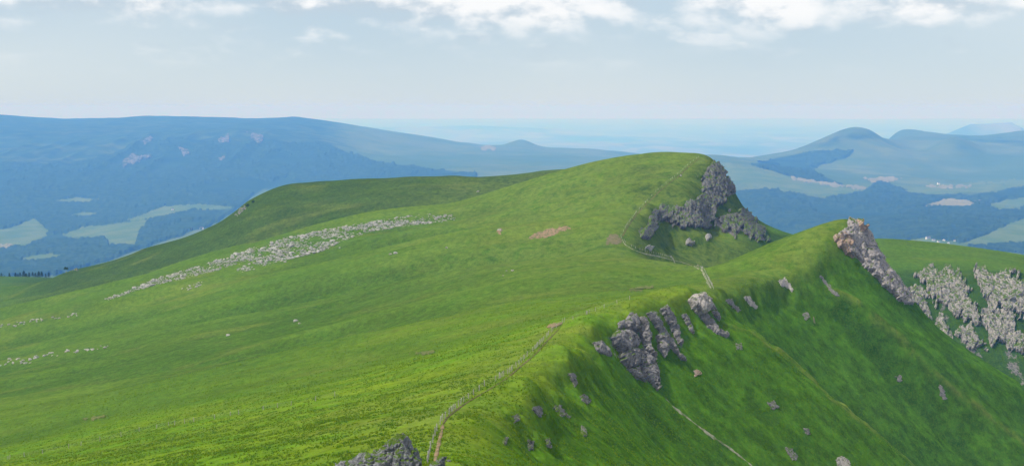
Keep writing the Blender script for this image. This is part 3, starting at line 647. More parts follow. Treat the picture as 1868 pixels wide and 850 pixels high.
# ------------------------------------------------------------------ rock faces
def relief(style, amp, size, seed, sink=0.8):
    def f(H, Nn, m, sd):
        warp = 0.22*np.stack([fbm(H[:, 0]/size+3, H[:, 2]/size, 2, seed+20), fbm(H[:, 1]/size+8, H[:, 2]/size, 2, seed+21), fbm(H[:, 0]/size, H[:, 1]/size, 2, seed+22)], 1)
        if style == 'columns':   # upright columns in broad buttresses
            p = np.stack([H[:, 0]/size, H[:, 1]/(size*1.4), H[:, 2]/(size*3.6)], 1)+warp
            a, ta, ga = facets(p, seed); b, tb, gb = facets(p*2.2+5, seed+3); c, tc, gc = facets(p*np.array((0.3, 0.3, 0.3)), seed+9)
            r = 0.45*c+0.5*tc+0.42*a+0.55*ta+0.18*b+0.25*tb-0.30*(1-sstep(0, 0.13, ga))-0.10*(1-sstep(0, 0.15, gb))+0.25
        elif style == 'blocks':
            p = H/np.array((size, size*1.3, size*1.2))+warp; a, ta, ga = facets(p, seed); b, tb, gb = facets(p*2.4+5, seed+3)
            r = 0.6*a+0.8*ta+0.22*b+0.35*tb-0.30*(1-sstep(0, 0.11, ga))-0.12*(1-sstep(0, 0.14, gb))+0.3
        elif style == 'dome':    # one rounded block per outline, broken by joints
            R = max(3.0, min(float(sd.max()), 12.0)); k = np.clip(sd/R, 0, 1); p = H/np.array((size*0.8, size*0.9, size*1.5))+warp
            a, ta, ga = facets(p, seed); b, tb, gb = facets(p*2.6+3, seed+4)
            r = 0.80*np.sqrt(np.clip(1-(1-k)**2, 0, 1))-0.32+0.16*a+0.34*ta+0.05*b+0.14*tb-0.14*(1-sstep(0, 0.09, ga))
        else:                    # rounded whalebacks
            p = H/np.array((size, size*1.2, size*1.5)); f1, f2, c = worley(p, seed)
            r = 0.75*np.clip(1-f1*f1*1.1, 0, 1)+0.3*c+0.15*fbm(H[:, 0]/size*3+H[:, 1]/size, H[:, 2]/size*3, 3, seed)
        edge = sstep(0.0, 0.75, m)
        return edge*amp*(0.35+r)-(1-edge)*sink
    return f
def outcrop(poly, mat, style, amp, size, step=1.0, seed=1, edge=2.5, en=2.0, dmin=100, dmax=2300, sink=0.8, tall=1.0, shrink=0.0, nfx=None):
    Vv, Fq = drape(NS, poly, step, 0, edge_px=edge, dmin=dmin, dmax=dmax, edge_noise=en, seed=seed, tall=tall, shrink=shrink, nfx=nfx, offset=relief(style, amp, size, seed, sink))
    return None if Vv is None else mesh_from('rock', Vv, Fq, mat, False)
def rock_thing(name, label, poly, mat, style, amp, size, cat='rock', group=None, **kw):
    me = outcrop(poly, mat, style, amp, size, **kw)
    if me is not None: return link(name, me, label=label, cat=cat, group=group)
def rock_group(name, label, pieces, cat='outcrop'):
    first = NS.hit([np.mean([p[0] for p in pieces[0][0]])], [np.mean([p[1] for p in pieces[0][0]])], 100)[0][0]
    root = bpy.data.objects.new(name, None); COL.objects.link(root); root.location = first; root['label'] = label; root['category'] = cat
    for poly, part, mat, style, amp, size, kw in pieces:
        me = outcrop(poly, mat, style, amp, size, **kw)
        if me is not None:
            o = link(part, me, parent=root, loc=tuple(-first))
    return root

# summit cliff
rock_group('cliff', 'dark columnar cliff on the right side of the far green summit', [
    (CLIFF_MAIN, 'rock_face', M_CLIFF, 'columns', 2.2, 3.0, dict(step=0.8, seed=11, edge=2.0, en=6, dmin=820, sink=2, tall=1.8, nfx=9)),
    (CLIFF_LOW, 'lower_rock_face', M_CLIFF, 'columns', 2.0, 3.0, dict(step=0.8, seed=12, edge=2.0, en=7, dmin=820, sink=2, tall=2.0, nfx=10)),
    (CLIFF_FOOT, 'foot_rocks', M_CLIFF, 'columns', 1.8, 2.6, dict(step=0.8, seed=13, edge=2.5, en=2, dmin=800, sink=1.5)),
], 'cliff')
rock_thing('rock', 'small rock beside the fence below the left end of the far cliff', [(1174,452),(1182,446),(1190,452),(1186,457)], M_BOULDER, 'blocks', 1.6, 2.5, seed=14, step=0.7)
rock_thing('rock', 'grey rocks in the dark grass hollow under the far cliff', [(1250,446),(1256,438),(1266,442),(1262,450)], M_BOULDER, 'blocks', 2.0, 2.5, seed=15, step=0.7)
rock_thing('rock', 'small rock patch right of centre under the far cliff columns', [(1286,432),(1292,428),(1298,434),(1290,438)], M_BOULDER, 'blocks', 1.6, 2.5, seed=16, step=0.7)
# second peak
rock_group('crag', 'pale grey and ochre crag on the right shoulder of the nearer peak', [
    (PEAK_ROCK, 'rock_face', rock_material('peak_rock', (0.36, 0.32, 0.31), (0.23, 0.215, 0.215), (0.46, 0.41, 0.38), 0.04, 0.8), 'blocks', 1.5, 5.0, dict(step=0.8, seed=21, edge=2.5, en=3, dmin=560, dmax=760, sink=1.5)),
    (PEAK_OCHRE, 'ochre_scar', M_PINK, 'blocks', 1.8, 3.0, dict(step=0.8, seed=22, edge=2.5, en=2, dmin=560, dmax=760, sink=1)),
    ([(1560,404),(1570,402),(1576,414),(1570,426),(1562,416)], 'ochre_face', M_PINK, 'blocks', 2.4, 3.0, dict(step=0.8, seed=23, edge=2, en=2, dmin=560, dmax=760, sink=1)),
], 'crag')
# cliffs on the spur at right
SPUR = [([(1668,500),(1690,486),(1720,492),(1752,494),(1764,520),(1776,545),(1788,592),(1764,588),(1740,572),(1722,560),(1700,545),(1686,530)], 'largest broken pale rock face at the left top of the far right spur'),
        ([(1772,490),(1800,498),(1832,496),(1868,510),(1905,526),(1905,580),(1852,578),(1830,562),(1808,562),(1788,530)], 'broken pale rock face at the right frame edge of the far right spur'),
        ([(1648,536),(1670,520),(1700,556),(1718,590),(1742,626),(1716,622),(1688,588)], 'rock rib running down the left end of the far right spur'),
        ([(1792,568),(1830,572),(1884,604),(1890,652),(1842,642),(1808,620)], 'lower grey rocks at the right end of the far right spur'),
        ([(1744,590),(1768,592),(1790,616),(1800,640),(1774,632),(1752,612)], 'scattered grey rocks low in the middle of the far right spur')]
for i, (poly, lab) in enumerate(SPUR):
    rock_thing('rock_outcrop', lab, poly, M_SPUR, 'columns', 2.1, 4.0, step=0.7, seed=30+i, edge=2.2, en=10, tall=1.8, shrink=2.0, nfx=13, dmin=820, sink=1.5, group='rock faces of the far right spur')
# knoll in the middle
K = dict(step=0.8, edge=2.0, en=1.2, dmin=250, dmax=520, sink=0.8)
def kk(s, **o): d = dict(K); d['seed'] = s; d.update(o); return d
rock_group('rock_buttress', 'cluster of rounded grey rock buttresses on the right side of the near knoll', [
    ([(1113,615),(1122,605),(1145,603),(1160,612),(1164,630),(1150,645),(1130,645),(1118,630)], 'rock_dome', M_ROCK, 'dome', 2.6, 3.5, kk(41)),
    ([(1138,588),(1142,578),(1158,574),(1164,590),(1162,606),(1148,604),(1140,600)], 'upper_block', M_ROCK, 'dome', 2.2, 2.6, kk(42)),
    ([(1162,582),(1170,578),(1180,590),(1184,612),(1186,640),(1196,650),(1194,656),(1180,644),(1168,620),(1164,600)], 'tall_block', M_ROCK, 'dome', 2.4, 3.0, kk(43)),
    ([(1128,648),(1140,636),(1156,636),(1168,654),(1164,668),(1146,672),(1132,660)], 'jutting_block', M_ROCK, 'dome', 3.0, 3.2, kk(44)),
    ([(1158,634),(1172,640),(1190,654),(1198,672),(1200,696),(1200,714),(1188,700),(1176,690),(1168,672),(1164,654)], 'lower_slab', M_ROCK, 'dome', 2.4, 3.4, kk(45)),
    ([(1144,674),(1162,670),(1172,688),(1178,698),(1160,690)], 'base_block', M_ROCK, 'dome', 1.4, 2.5, kk(46)),
    ([(1082,626),(1096,620),(1108,634),(1118,652),(1104,648),(1088,640)], 'side_slab', M_ROCK, 'dome', 1.1, 2.0, kk(47)),
    ([(1126,592),(1134,586),(1138,598),(1130,602)], 'small_block', M_ROCK, 'dome', 1.4, 1.6, kk(48)),
], 'rock buttress')
rock_group('rock_ribs', 'slanting thin rock ribs in the grass right of the knoll buttresses', [
    ([(1196,612),(1206,606),(1218,622),(1218,642),(1212,652),(1200,636)], 'boulder', M_ROCK, 'dome', 2.4, 3.0, kk(51)),
    ([(1178,572),(1190,568),(1204,590),(1222,618),(1240,646),(1252,658),(1242,656),(1222,634),(1200,604)], 'rib', M_ROCK, 'dome', 1.5, 1.8, kk(52)),
    ([(1204,562),(1216,558),(1230,580),(1236,604),(1244,632),(1236,626),(1224,600),(1212,580)], 'rib', M_ROCK, 'dome', 1.9, 2.2, kk(53)),
    ([(1242,574),(1250,572),(1260,594),(1266,612),(1258,604)], 'rib', M_ROCK, 'dome', 1.2, 1.6, kk(54)),
], 'rock ribs')
rock_group('rock_dome', 'pale rounded rock dome with a stony tail just under the knoll top', [
    ([(1254,548),(1262,540),(1276,536),(1288,544),(1294,562),(1286,574),(1272,574),(1262,564)], 'dome', M_PALE, 'dome', 2.8, 4.0, kk(61)),
    ([(1274,576),(1288,572),(1300,586),(1312,602),(1330,612),(1324,616),(1306,608),(1290,596)], 'tail', M_ROCK, 'dome', 1.6, 2.2, kk(62)),
    ([(1288,544),(1296,548),(1310,574),(1314,586),(1304,580),(1294,562)], 'shaded_flank', M_ROCK, 'dome', 1.2, 1.8, kk(63)),  # shade on the dome's right side, given by a darker rock colour
], 'rock dome')
SLABS = [([(1356,542),(1366,540),(1382,556),(1380,564),(1368,558)], 'grey slab in the grass just right of the knoll saddle', M_PALE),
         ([(1326,548),(1334,546),(1352,566),(1346,570)], 'thin rock streak left of the grey saddle slab', M_ROCK),
         ([(1418,512),(1430,508),(1444,522),(1446,534),(1432,526)], 'pale broken rock on the edge below the lit shoulder', M_PALE),
         ([(1494,502),(1502,506),(1520,528),(1530,540),(1516,532)], 'stony streak below the ochre crag in the grass', M_ROCK),
         ([(1340,626),(1350,624),(1352,636),(1342,638)], 'brown stone on the slope below the rock dome tail', M_ROCK),
         ([(1266,676),(1276,674),(1278,684),(1268,686)], 'pink stone low on the slope below the thin ribs', M_PINK),
         ([(1400,736),(1410,732),(1420,742),(1410,746)], 'small grey stone half way down the right slope', M_ROCK),
         ([(1464,780),(1474,778),(1480,792),(1470,790)], 'pale stone in the lower part of the right slope', M_ROCK),
         ([(1524,836),(1536,830),(1552,844),(1546,854),(1528,850)], 'pale flat boulder at the bottom edge of the right slope', M_PALE),
         ([(1432,816),(1446,818),(1458,834),(1446,838),(1436,828)], 'dark stones left of the pale boulder at the bottom edge', M_ROCK),
         ([(1712,700),(1720,706),(1726,726),(1720,730),(1714,716)], 'dark slender rock standing in the right slope gully', M_ROCK),
         ([(1634,686),(1642,684),(1644,694),(1636,696)], 'tiny dark stone left of the slender rock in the right slope', M_ROCK),
         ([(1464,572),(1472,568),(1478,578),(1468,586)], 'dark stone beside the pale leaning stone', M_ROCK),
         ([(1034,680),(1044,678),(1056,700),(1048,704)], 'upper pale streak in the dark near slope', M_ROCK),
         ([(968,742),(980,738),(994,756),(986,760),(972,750)], 'grey rock in the dark near slope, upper left of the scatter', M_ROCK),
         ([(1008,744),(1020,738),(1034,752),(1040,762),(1022,758)], 'broad grey rock streak in the dark near slope', M_ROCK),
         ([(1056,722),(1066,718),(1080,732),(1072,738)], 'right upper stone of the dark near slope scatter', M_ROCK),
         ([(936,760),(944,756),(948,768),(938,770)], 'leftmost pale stone of the dark near slope', M_ROCK),
         ([(916,800),(924,796),(926,810),(918,810)], 'lower left pale stone of the dark near slope', M_ROCK),
         ([(962,802),(972,806),(974,820),(964,820)], 'lower middle stone of the dark near slope', M_ROCK),
         ([(992,798),(1000,800),(1006,816),(998,814)], 'lower right stone of the dark near slope', M_ROCK),
         ([(1060,778),(1066,780),(1070,794),(1062,794)], 'pale upright stone right of the dark near slope scatter', M_ROCK)]
for i, (poly, lab, mt) in enumerate(SLABS):
    rock_thing('rock', lab, poly, mt if mt is not M_ROCK else M_STONE, 'blocks', 0.24, 1.0, step=0.5, seed=70+i, edge=1.8, en=2.2, dmin=150, dmax=760, sink=0.4, group='stones of the steep right flank')
HUMPS = [([(104,492),(118,484),(134,486),(140,492),(120,496)], 'low mossy rocks on the lower left skyline of the dark hump')]
rock_thing('rock', HUMPS[0][1], HUMPS[0][0], M_CLIFF, 'blocks', 1.6, 3, step=0.9, seed=97, dmin=1300, dmax=2000)
rock_thing('rock', 'crumbling rock edge on the left shoulder of the dark hump', [(428,392),(438,382),(446,376),(448,380),(440,388),(432,395)], M_CLIFF, 'blocks', 1.0, 2.5, step=0.7, seed=98, dmin=1300, dmax=2000)

# ------------------------------------------------------------------ foreground crag beside the path (a free standing rock, all round)
def crag_mesh(rx, ry, h, seed, n=150, lean=2.0):
    th = np.linspace(0, 2*math.pi, n, endpoint=False); ph = np.linspace(0.0, 1.0, 56)
    TH, PH = np.meshgrid(th, ph); r = (1-PH)**0.8*(1+0.22*np.sin(TH*2+seed)+0.12*np.sin(TH*3+seed*2))
    x = np.cos(TH)*r*rx; y = np.sin(TH)*r*ry; z = h*PH
    x = x+lean*PH
    P = np.stack([x, y, z], 2).reshape(-1, 3)
    W = P+0.5*np.stack([fbm(P[:, 0], P[:, 2], 3, 3), fbm(P[:, 1], P[:, 2]+7, 3, 4), 0*P[:, 0]], 1)
    f1, f2, c = worley(W/np.array((1.1, 1.1, 3.4)), seed); g1, g2, c2 = worley(W/np.array((0.5, 0.5, 1.1))+3, seed+2)
    out = 1.2*c+0.5*np.clip((f2-f1)*2, 0, 1)+0.55*c2+0.25*np.clip((g2-g1)*2, 0, 1)
    dirn = np.stack([np.cos(TH), np.sin(TH), 0.35+0*TH], 2).reshape(-1, 3)*(0.35+0.65*r.reshape(-1, 1))
    P = P+dirn*(out[:, None]-0.75); P[:, 2] += 0.5*c*np.clip(PH.ravel()*1.5, 0, 1)
    nv = len(th); f = []
    for j in range(len(ph)-1):
        a = np.arange(nv)+j*nv; b = (np.arange(nv)+1) % nv+j*nv; f.append(np.stack([a, b, b+nv, a+nv], 1))
    return P, np.concatenate(f)
def crag_at(px, d, topy, rx, ry, seed, label):
    u, _ = sight(px, 830); x, y = u*d, d; zb = float(NS.at(x, y)[0]); zt = sight(px, topy)[1]*d
    P, f = crag_mesh(rx, ry, zt-zb+1.5, seed)
    return link('crag', mesh_from('crag', P, f, M_CRAG, False), label=label, cat='crag', loc=(x, y, zb-1.5)), (x, y, zb, zt)
crag_at(700, 172, 797, 6.4, 5.0, 5, 'dark jagged crag at the bottom edge, left of the earth path')
crag_at(638, 170, 828, 4.6, 3.6, 9, 'low mossy rock joining the left foot of the dark foreground crag')
crag_at(782, 170, 835, 0.9, 0.9, 13, 'small grey rock between the dark foreground crag and the path')

# ------------------------------------------------------------------ paths and bare patches
def smooth_line(pts, n):
    P = np.array(pts, float); t = np.arange(len(P)); q = np.linspace(0, len(P)-1, n); out = []
    for k in range(2):
        out.append(np.interp(q, t, P[:, k]))
    o = np.stack(out, 1); w = max(2, n//(len(P)*2)); ker = np.ones(w)/w
    for k in range(2):
        p = np.pad(o[:, k], (w//2, w-1-w//2), mode='edge'); o[:, k] = np.convolve(p, ker, 'valid')
    return o
def steady(H, w=21, tol=0.02):
    """drop sightings that jump to other ground than their neighbours"""
    d = H[:, 1]; p = np.pad(d, w//2, mode='edge'); med = np.median(np.lib.stride_tricks.sliding_window_view(p, w), axis=1)
    return H[np.abs(d-med) < tol*med]
def strip(name, label, pts, width, mat, n=120, lift=0.10, dmin=150, seed=0, kind='structure', wn=0.4):
    q = smooth_line(pts, n); H, _, ok = NS.hit(q[:, 0], q[:, 1], dmin); H = steady(H[ok])
    for _ in range(3): H[1:-1, :2] = (H[:-2, :2]+2*H[1:-1, :2]+H[2:, :2])/4
    T = np.gradient(H[:, :2], axis=0); T /= np.linalg.norm(T, axis=1, keepdims=True)+1e-9; Nr = np.stack([T[:, 1], -T[:, 0]], 1)
    cols = []; s = np.linspace(-1, 1, 7)
    wv = width*0.5*(1+wn*fbm(np.arange(len(H))/9.0, np.zeros(len(H)), 2, seed))
    wv *= np.minimum(1, np.minimum(np.arange(len(H)), np.arange(len(H))[::-1])/5.0+0.15)
    for k in s:
        xy = H[:, :2]+Nr*(wv*k*(1+0.15*vn(np.arange(len(H))/3.0, np.full(len(H), k*3), seed+1)))[:, None]
        z = NS.at(xy[:, 0], xy[:, 1])+lift*(1-abs(k)**4*1.6); cols.append(np.column_stack([xy, z]))
    V = np.stack(cols, 1).reshape(-1, 3)
    return link(name, mesh_from(name, V, grid_faces(len(H), 7), mat), kind=kind, label=label)
strip('path', 'bare orange earth path at the bottom edge beside the fence', [(792,856),(794,838),(798,820),(802,802),(806,786),(808,774)], 0.6, M_EARTH, n=90, seed=3, lift=0.16)
strip('path', 'worn grass track following the ridge fence up to the knoll', [(808,774),(815,762),(840,742),(862,728),(890,712),(925,690),(950,668),(975,648),(998,622),(1022,598)], 0.55, M_RUT, n=200, seed=4, lift=0.14)
strip('path', 'pale stony path climbing out of the saddle behind the knoll', [(1298,528),(1292,516),(1286,504),(1281,493),(1264,485),(1246,479),(1222,473),(1198,467),(1176,463),(1156,456),(1141,447),(1134,436)], 1.0, M_TRACK, n=200, seed=5, lift=0.2, dmin=480)
strip('path', 'worn path beside the fence up to the far summit', [(1134,434),(1146,412),(1164,388),(1184,368),(1204,348),(1222,334),(1240,320),(1256,304),(1270,294),(1276,288)], 0.8, M_RUT, n=160, seed=6, lift=0.25, dmin=700)
strip('gully', 'bare stony runnel slanting down the near right slope', [(1212,724),(1228,742),(1250,758),(1275,778),(1300,796),(1330,816),(1356,836),(1375,852)], 0.7, M_TRACK, n=160, seed=7, lift=0.12, dmin=200, wn=1.2)
def earth(label, poly, mat, name='bare_earth', lift=0.25, seed=0, dmin=200):
    Vv, Fq = drape(NS, poly, 0.8, lift, edge_px=1.2, dmin=dmin, edge_noise=2.6, rough=0.2, seed=seed)
    if Vv is not None: link(name, mesh_from(name, Vv, Fq, mat), kind='structure', label=label)
earth('pink earth scar in the middle of the green slope', [(964,436),(975,426),(1000,419),(1036,413),(1040,417),(1020,424),(1004,432),(980,437)], M_EARTH, seed=1)
earth('brown worn patch beside the bend of the summit fence', [(1104,434),(1116,428),(1130,430),(1134,442),(1124,448),(1108,444)], simple_material('brown_turf', (0.16, 0.13, 0.08), (0.10, 0.11, 0.04), 0.5, 0.3), seed=2)
earth('thin tan scrape just left of the knoll top', [(1148,528),(1168,524),(1190,522),(1188,525),(1165,529),(1150,531)], M_WORN, seed=3)
earth('small tan scrape at the upper end of the ridge fence', [(996,597),(1010,592),(1026,587),(1024,592),(1008,599)], M_EARTH, seed=4)
earth('long thin tan scrape on the lower green slope', [(730,646),(760,643),(792,642),(790,645),(758,647)], M_WORN, seed=5)
earth('brown scrape low on the left slope', [(152,764),(170,761),(196,758),(194,762),(170,766)], M_WORN, seed=6)
earth('small earth scar under a single stone on the green slope', [(904,424),(912,416),(918,420),(912,427)], M_EARTH, seed=7)

# ------------------------------------------------------------------ boulders
def boulder_mesh(seed):
    import bmesh
    bm = bmesh.new(); bmesh.ops.create_icosphere(bm, subdivisions=2, radius=1.0)
    r = np.random.default_rng(seed); V = np.array([v.co[:] for v in bm.verts]); planes = r.normal(size=(9, 3)); planes /= np.linalg.norm(planes, axis=1)[:, None]
    for p in planes:
        c = r.uniform(0.55, 0.9); d = V@p; V = V-np.clip(d-c, 0, None)[:, None]*p
    V *= np.array((r.uniform(0.9, 1.4), r.uniform(0.8, 1.1), r.uniform(0.55, 0.8)))
    me = bpy.data.meshes.new('boulder')
    for v, c in zip(bm.verts, V): v.co = c
    bm.to_mesh(me); bm.free(); me.materials.append(M_BOULDER); return me
BM = [boulder_mesh(s) for s in range(8)]
def place_boulder(P, size, label, group, name='boulder'):
    return link(name, random.choice(BM), label=label, cat='boulder', group=group, loc=(P[0], P[1], P[2]+size*0.02), rot=(random.uniform(-.3, .3), random.uniform(-.3, .3), random.uniform(0, 6.28)), scale=(size,)*3)
def scatter_in(poly, n, seed, dens=None, dmin=500, dmax=1500):
    r = np.random.default_rng(seed); P = np.array(poly, float); out = []
    while len(out) < n:
        x = r.uniform(P[:, 0].min(), P[:, 0].max(), 4000); y = r.uniform(P[:, 1].min(), P[:, 1].max(), 4000)
        m = poly_sd(x, y, poly) > 0
        if dens is not None: m &= r.uniform(0, 1, 4000) < dens(x, y)
        out += list(zip(x[m], y[m]))
    out = np.array(out[:n]); H, _, ok = NS.hit(out[:, 0], out[:, 1], dmin); ok &= H[:, 1] < dmax
    return H[ok]
BAND = [(184,547),(225,533),(270,514),(330,494),(400,474),(470,448),(530,432),(590,420),(650,408),(720,397),(770,390),(828,392),(832,402),(780,408),(730,414),(670,424),(620,442),(590,458),(540,470),(480,486),(440,500),(432,492),(452,478),(400,492),(340,508),(300,516),(250,530),(200,547)]
def band_d(x, y): return np.clip(0.55+0.7*fbm(x/34, y/8, 3, 5)+0.5*sstep(420, 240, x), 0.04, 1)
H = scatter_in(BAND, 3600, 3, band_d, 700, 1500)
sizes = np.clip(rng.lognormal(-0.55, 0.48, len(H)), 0.28, 2.0); order = np.argsort(-sizes)
for i in order[:300]:
    place_boulder(H[i], sizes[i], 'pale boulder in the long scree band across the green slope', 'boulders of the long scree band')
def stuff_rocks(name, H, sizes, label, mat, seed):
    r = np.random.default_rng(seed); base = []
    for me in BM:
        v = np.empty(len(me.vertices)*3); me.vertices.foreach_get('co', v); f = np.empty(len(me.polygons)*3, int); me.polygons.foreach_get('vertices', f); base.append((v.reshape(-1, 3), f.reshape(-1, 3)))
    VV, FF, o = [], [], 0
    for p, s in zip(H, sizes):
        v, f = base[r.integers(len(base))]; a = r.uniform(0, 6.28); c, sn = math.cos(a), math.sin(a)
        VV.append(v@np.array(((c, sn, 0), (-sn, c, 0), (0, 0, 1)))*s+p+np.array((0, 0, s*0.02))); FF.append(f+o); o += len(v)
    me = mesh_from(name, np.concatenate(VV), np.concatenate(FF), mat, False)
    return link(name, me, kind='stuff', label=label, cat='scree')
stuff_rocks('scree', H[order[300:]], sizes[order[300:]], 'small stones filling the long scree band across the green slope', M_BOULDER, 5)
for poly, n, lab, grp in (([(330,527),(345,521),(368,514),(372,519),(350,527),(336,530)], 16, 'pale boulder in the short scree patch below the long band', 'boulders of the short scree patch'),
                          ([(0,592),(30,588),(70,580),(95,578),(140,571),(142,576),(100,583),(60,588),(20,600),(0,600)], 34, 'pale boulder in the upper stone row at the left edge', 'boulders of the upper left stone row'),
                          ([(0,656),(60,648),(110,640),(160,632),(198,630),(200,635),(150,641),(100,650),(60,662),(0,668)], 44, 'pale boulder in the lower stone row at the left edge', 'boulders of the lower left stone row')):
    Hs = scatter_in(poly, n, n, None, 500, 1500)
    for p in Hs: place_boulder(p, random.uniform(0.5, 1.3), lab, grp)
SINGLES = [(911,420,1.5,'single pale stone left of the pink earth scar'), (722,462,1.5,'grey stone on the slope below the right end of the scree band'), (712,464,1.1,'small stone left of the grey stone below the scree band'), (815,452,1.0,'lone white stone between the scree band and the pink scar'),
           (540,586,1.5,'dark stone in the small hollow on the left slope'), (547,590,0.9,'white stone in the small hollow on the left slope'), (416,612,1.3,'lone pale stone left of the small hollow'), (935,494,0.9,'right stone of three white stones in a shallow dip'), (924,494,0.7,'left stone of three white stones in a shallow dip'), (918,503,0.7,'lowest stone of three white stones in a shallow dip'),
           (1242,321,1.3,'white stone beside the summit fence half way up'), (872,350,1.6,'lone white stone on the dark hump'), (620,452,1.0,'stone just below the scree band at centre'), (520,478,1.2,'stone just below the scree band further left'), (808,842,0.5,'larger white stone at the foot of the earth path'), (818,841,0.35,'smaller white stone at the foot of the earth path')]
for x, y, s, lab in SINGLES:
    P, _, ok = NS.hit([x], [y], 150); place_boulder(P[0], s, lab, None, 'stone')
# leaning pale stone
P, _, _ = NS.hit([1486], [588], 300); P = P[0]
def pillar(h, w, seed):
    a = np.linspace(0, 2*math.pi, 8, endpoint=False); rows = []; r = np.random.default_rng(seed)
    for k, f in ((0, 1.0), (0.3, 0.95), (0.6, 0.8), (0.85, 0.6), (1.0, 0.25)):
        rows.append(np.stack([np.cos(a)*w*f*r.uniform(.8, 1.1, 8)-0.35*k*h*0.5, np.sin(a)*w*f*r.uniform(.8, 1.1, 8), np.full(8, k*h)], 1))
    f = [[j*8+i, j*8+(i+1) % 8, (j+1)*8+(i+1) % 8, (j+1)*8+i] for j in range(4) for i in range(8)]
    return mesh_from('standing_stone', np.concatenate(rows), f, M_HAY, False)
link('standing_stone', pillar(3.0, 0.45, 3), label='pale leaning stone standing on the right slope under the lit shoulder', cat='stone', loc=P-np.array((0, 0, 0.4)))

# ------------------------------------------------------------------ fences
def post_mesh(h, w, seed):
    r = np.random.default_rng(seed); a = np.linspace(0, 2*math.pi, 6, endpoint=False); rows = []
    for z, f in ((-0.25, 1.0), (h*0.5, 0.95), (h*0.96, 0.9), (h, 0.55)):
        rows.append(np.stack([np.cos(a)*w*f*r.uniform(.85, 1.1, 6)+r.normal()*0.015, np.sin(a)*w*f*r.uniform(.85, 1.1, 6)+r.normal()*0.015, np.full(6, z)], 1))
    f = [[j*6+i, j*6+(i+1) % 6, (j+1)*6+(i+1) % 6, (j+1)*6+i] for j in range(3) for i in range(6)]+[[18, 19, 20, 21], [18, 21, 22, 23]]
    return mesh_from('post', np.concatenate(rows), f, M_WOOD, False)
POSTS = [post_mesh(random.uniform(1.15, 1.35), random.uniform(0.075, 0.1), s) for s in range(5)]
def fence(label, pts, spacing, dmin, dmax=1400, wr=0.012):
    q = smooth_line(pts, 300); H, _, ok = NS.hit(q[:, 0], q[:, 1], dmin); H = steady(H[ok & (H[:, 1] < dmax)], 25)
    s = np.concatenate([[0], np.cumsum(np.linalg.norm(np.diff(H[:, :2], axis=0), axis=1))]); n = max(2, int(s[-1]/spacing)); k = np.linspace(0, s[-1], n+1)
    k[1:-1] += rng.uniform(-0.25, 0.25, n-1)*spacing
    xs = np.interp(k, s, H[:, 0]); ys = np.interp(k, s, H[:, 1]); zs = NS.at(xs, ys)
    root = bpy.data.objects.new('fence', None); COL.objects.link(root); root.location = (xs[0], ys[0], zs[0]); root['label'] = label; root['category'] = 'fence'
    o = np.array((xs[0], ys[0], zs[0])); tops = []
    for x, y, z in zip(xs, ys, zs):
        link('post', random.choice(POSTS), parent=root, loc=np.array((x, y, z))-o, rot=(random.uniform(-.09, .09), random.uniform(-.09, .09), random.uniform(0, 6.28)), scale=(1, 1, random.uniform(0.85, 1.1)))
        tops.append(np.array((x, y, z))-o)
    VV, FF = [], []
    for h in (0.45, 0.8, 1.08):
        for a, b in zip(tops[:-1], tops[1:]):
            i = len(VV); dz = np.array((0, 0, wr)); up = np.array((0, 0, h)); sd = np.array((wr, 0, 0)); md = (a+b)/2-np.array((0, 0, 0.04))
            for p in (a, md, b): VV += [p+up+dz, p+up-dz+sd, p+up-dz-sd]
            for j in (0, 3):
                for c in range(3): FF.append([i+j+c, i+j+(c+1) % 3, i+j+3+(c+1) % 3, i+j+3+c])
    link('wire', mesh_from('wire', VV, FF, M_WIRE, False), parent=root)
    return root
fence('wooden post fence along the near ridge track from the crag to the knoll', [(780,846),(784,826),(790,806),(797,786),(806,768),(828,748),(850,730),(880,708),(905,694),(935,676),(960,652),(985,628),(1005,606),(1028,588)], 4.2, 170, 470)
fence('short stretch of fence posts on the crest left of the knoll top', [(1028,588),(1060,578),(1090,566),(1120,556),(1150,546)], 4.5, 350, 480)
fence('fence posts climbing out of the saddle behind the knoll', [(1302,528),(1296,516),(1289,504),(1284,492),(1267,483),(1248,476),(1224,470),(1200,464),(1178,460),(1158,453),(1142,444),(1133,434)], 3.0, 480, 900)
fence('fence line running up to the far summit', [(1132,432),(1144,410),(1162,386),(1182,365),(1202,345),(1220,331),(1238,317),(1254,302),(1268,292),(1275,287)], 5.0, 720, 1180)
fence('sparse fence along the lower left of the bright foreground slope', [(-20,842),(40,834),(90,825),(150,812),(205,800),(260,786),(310,776),(365,768),(430,757),(480,747),(530,740),(590,728),(612,722)], 5.5, 200, 700)

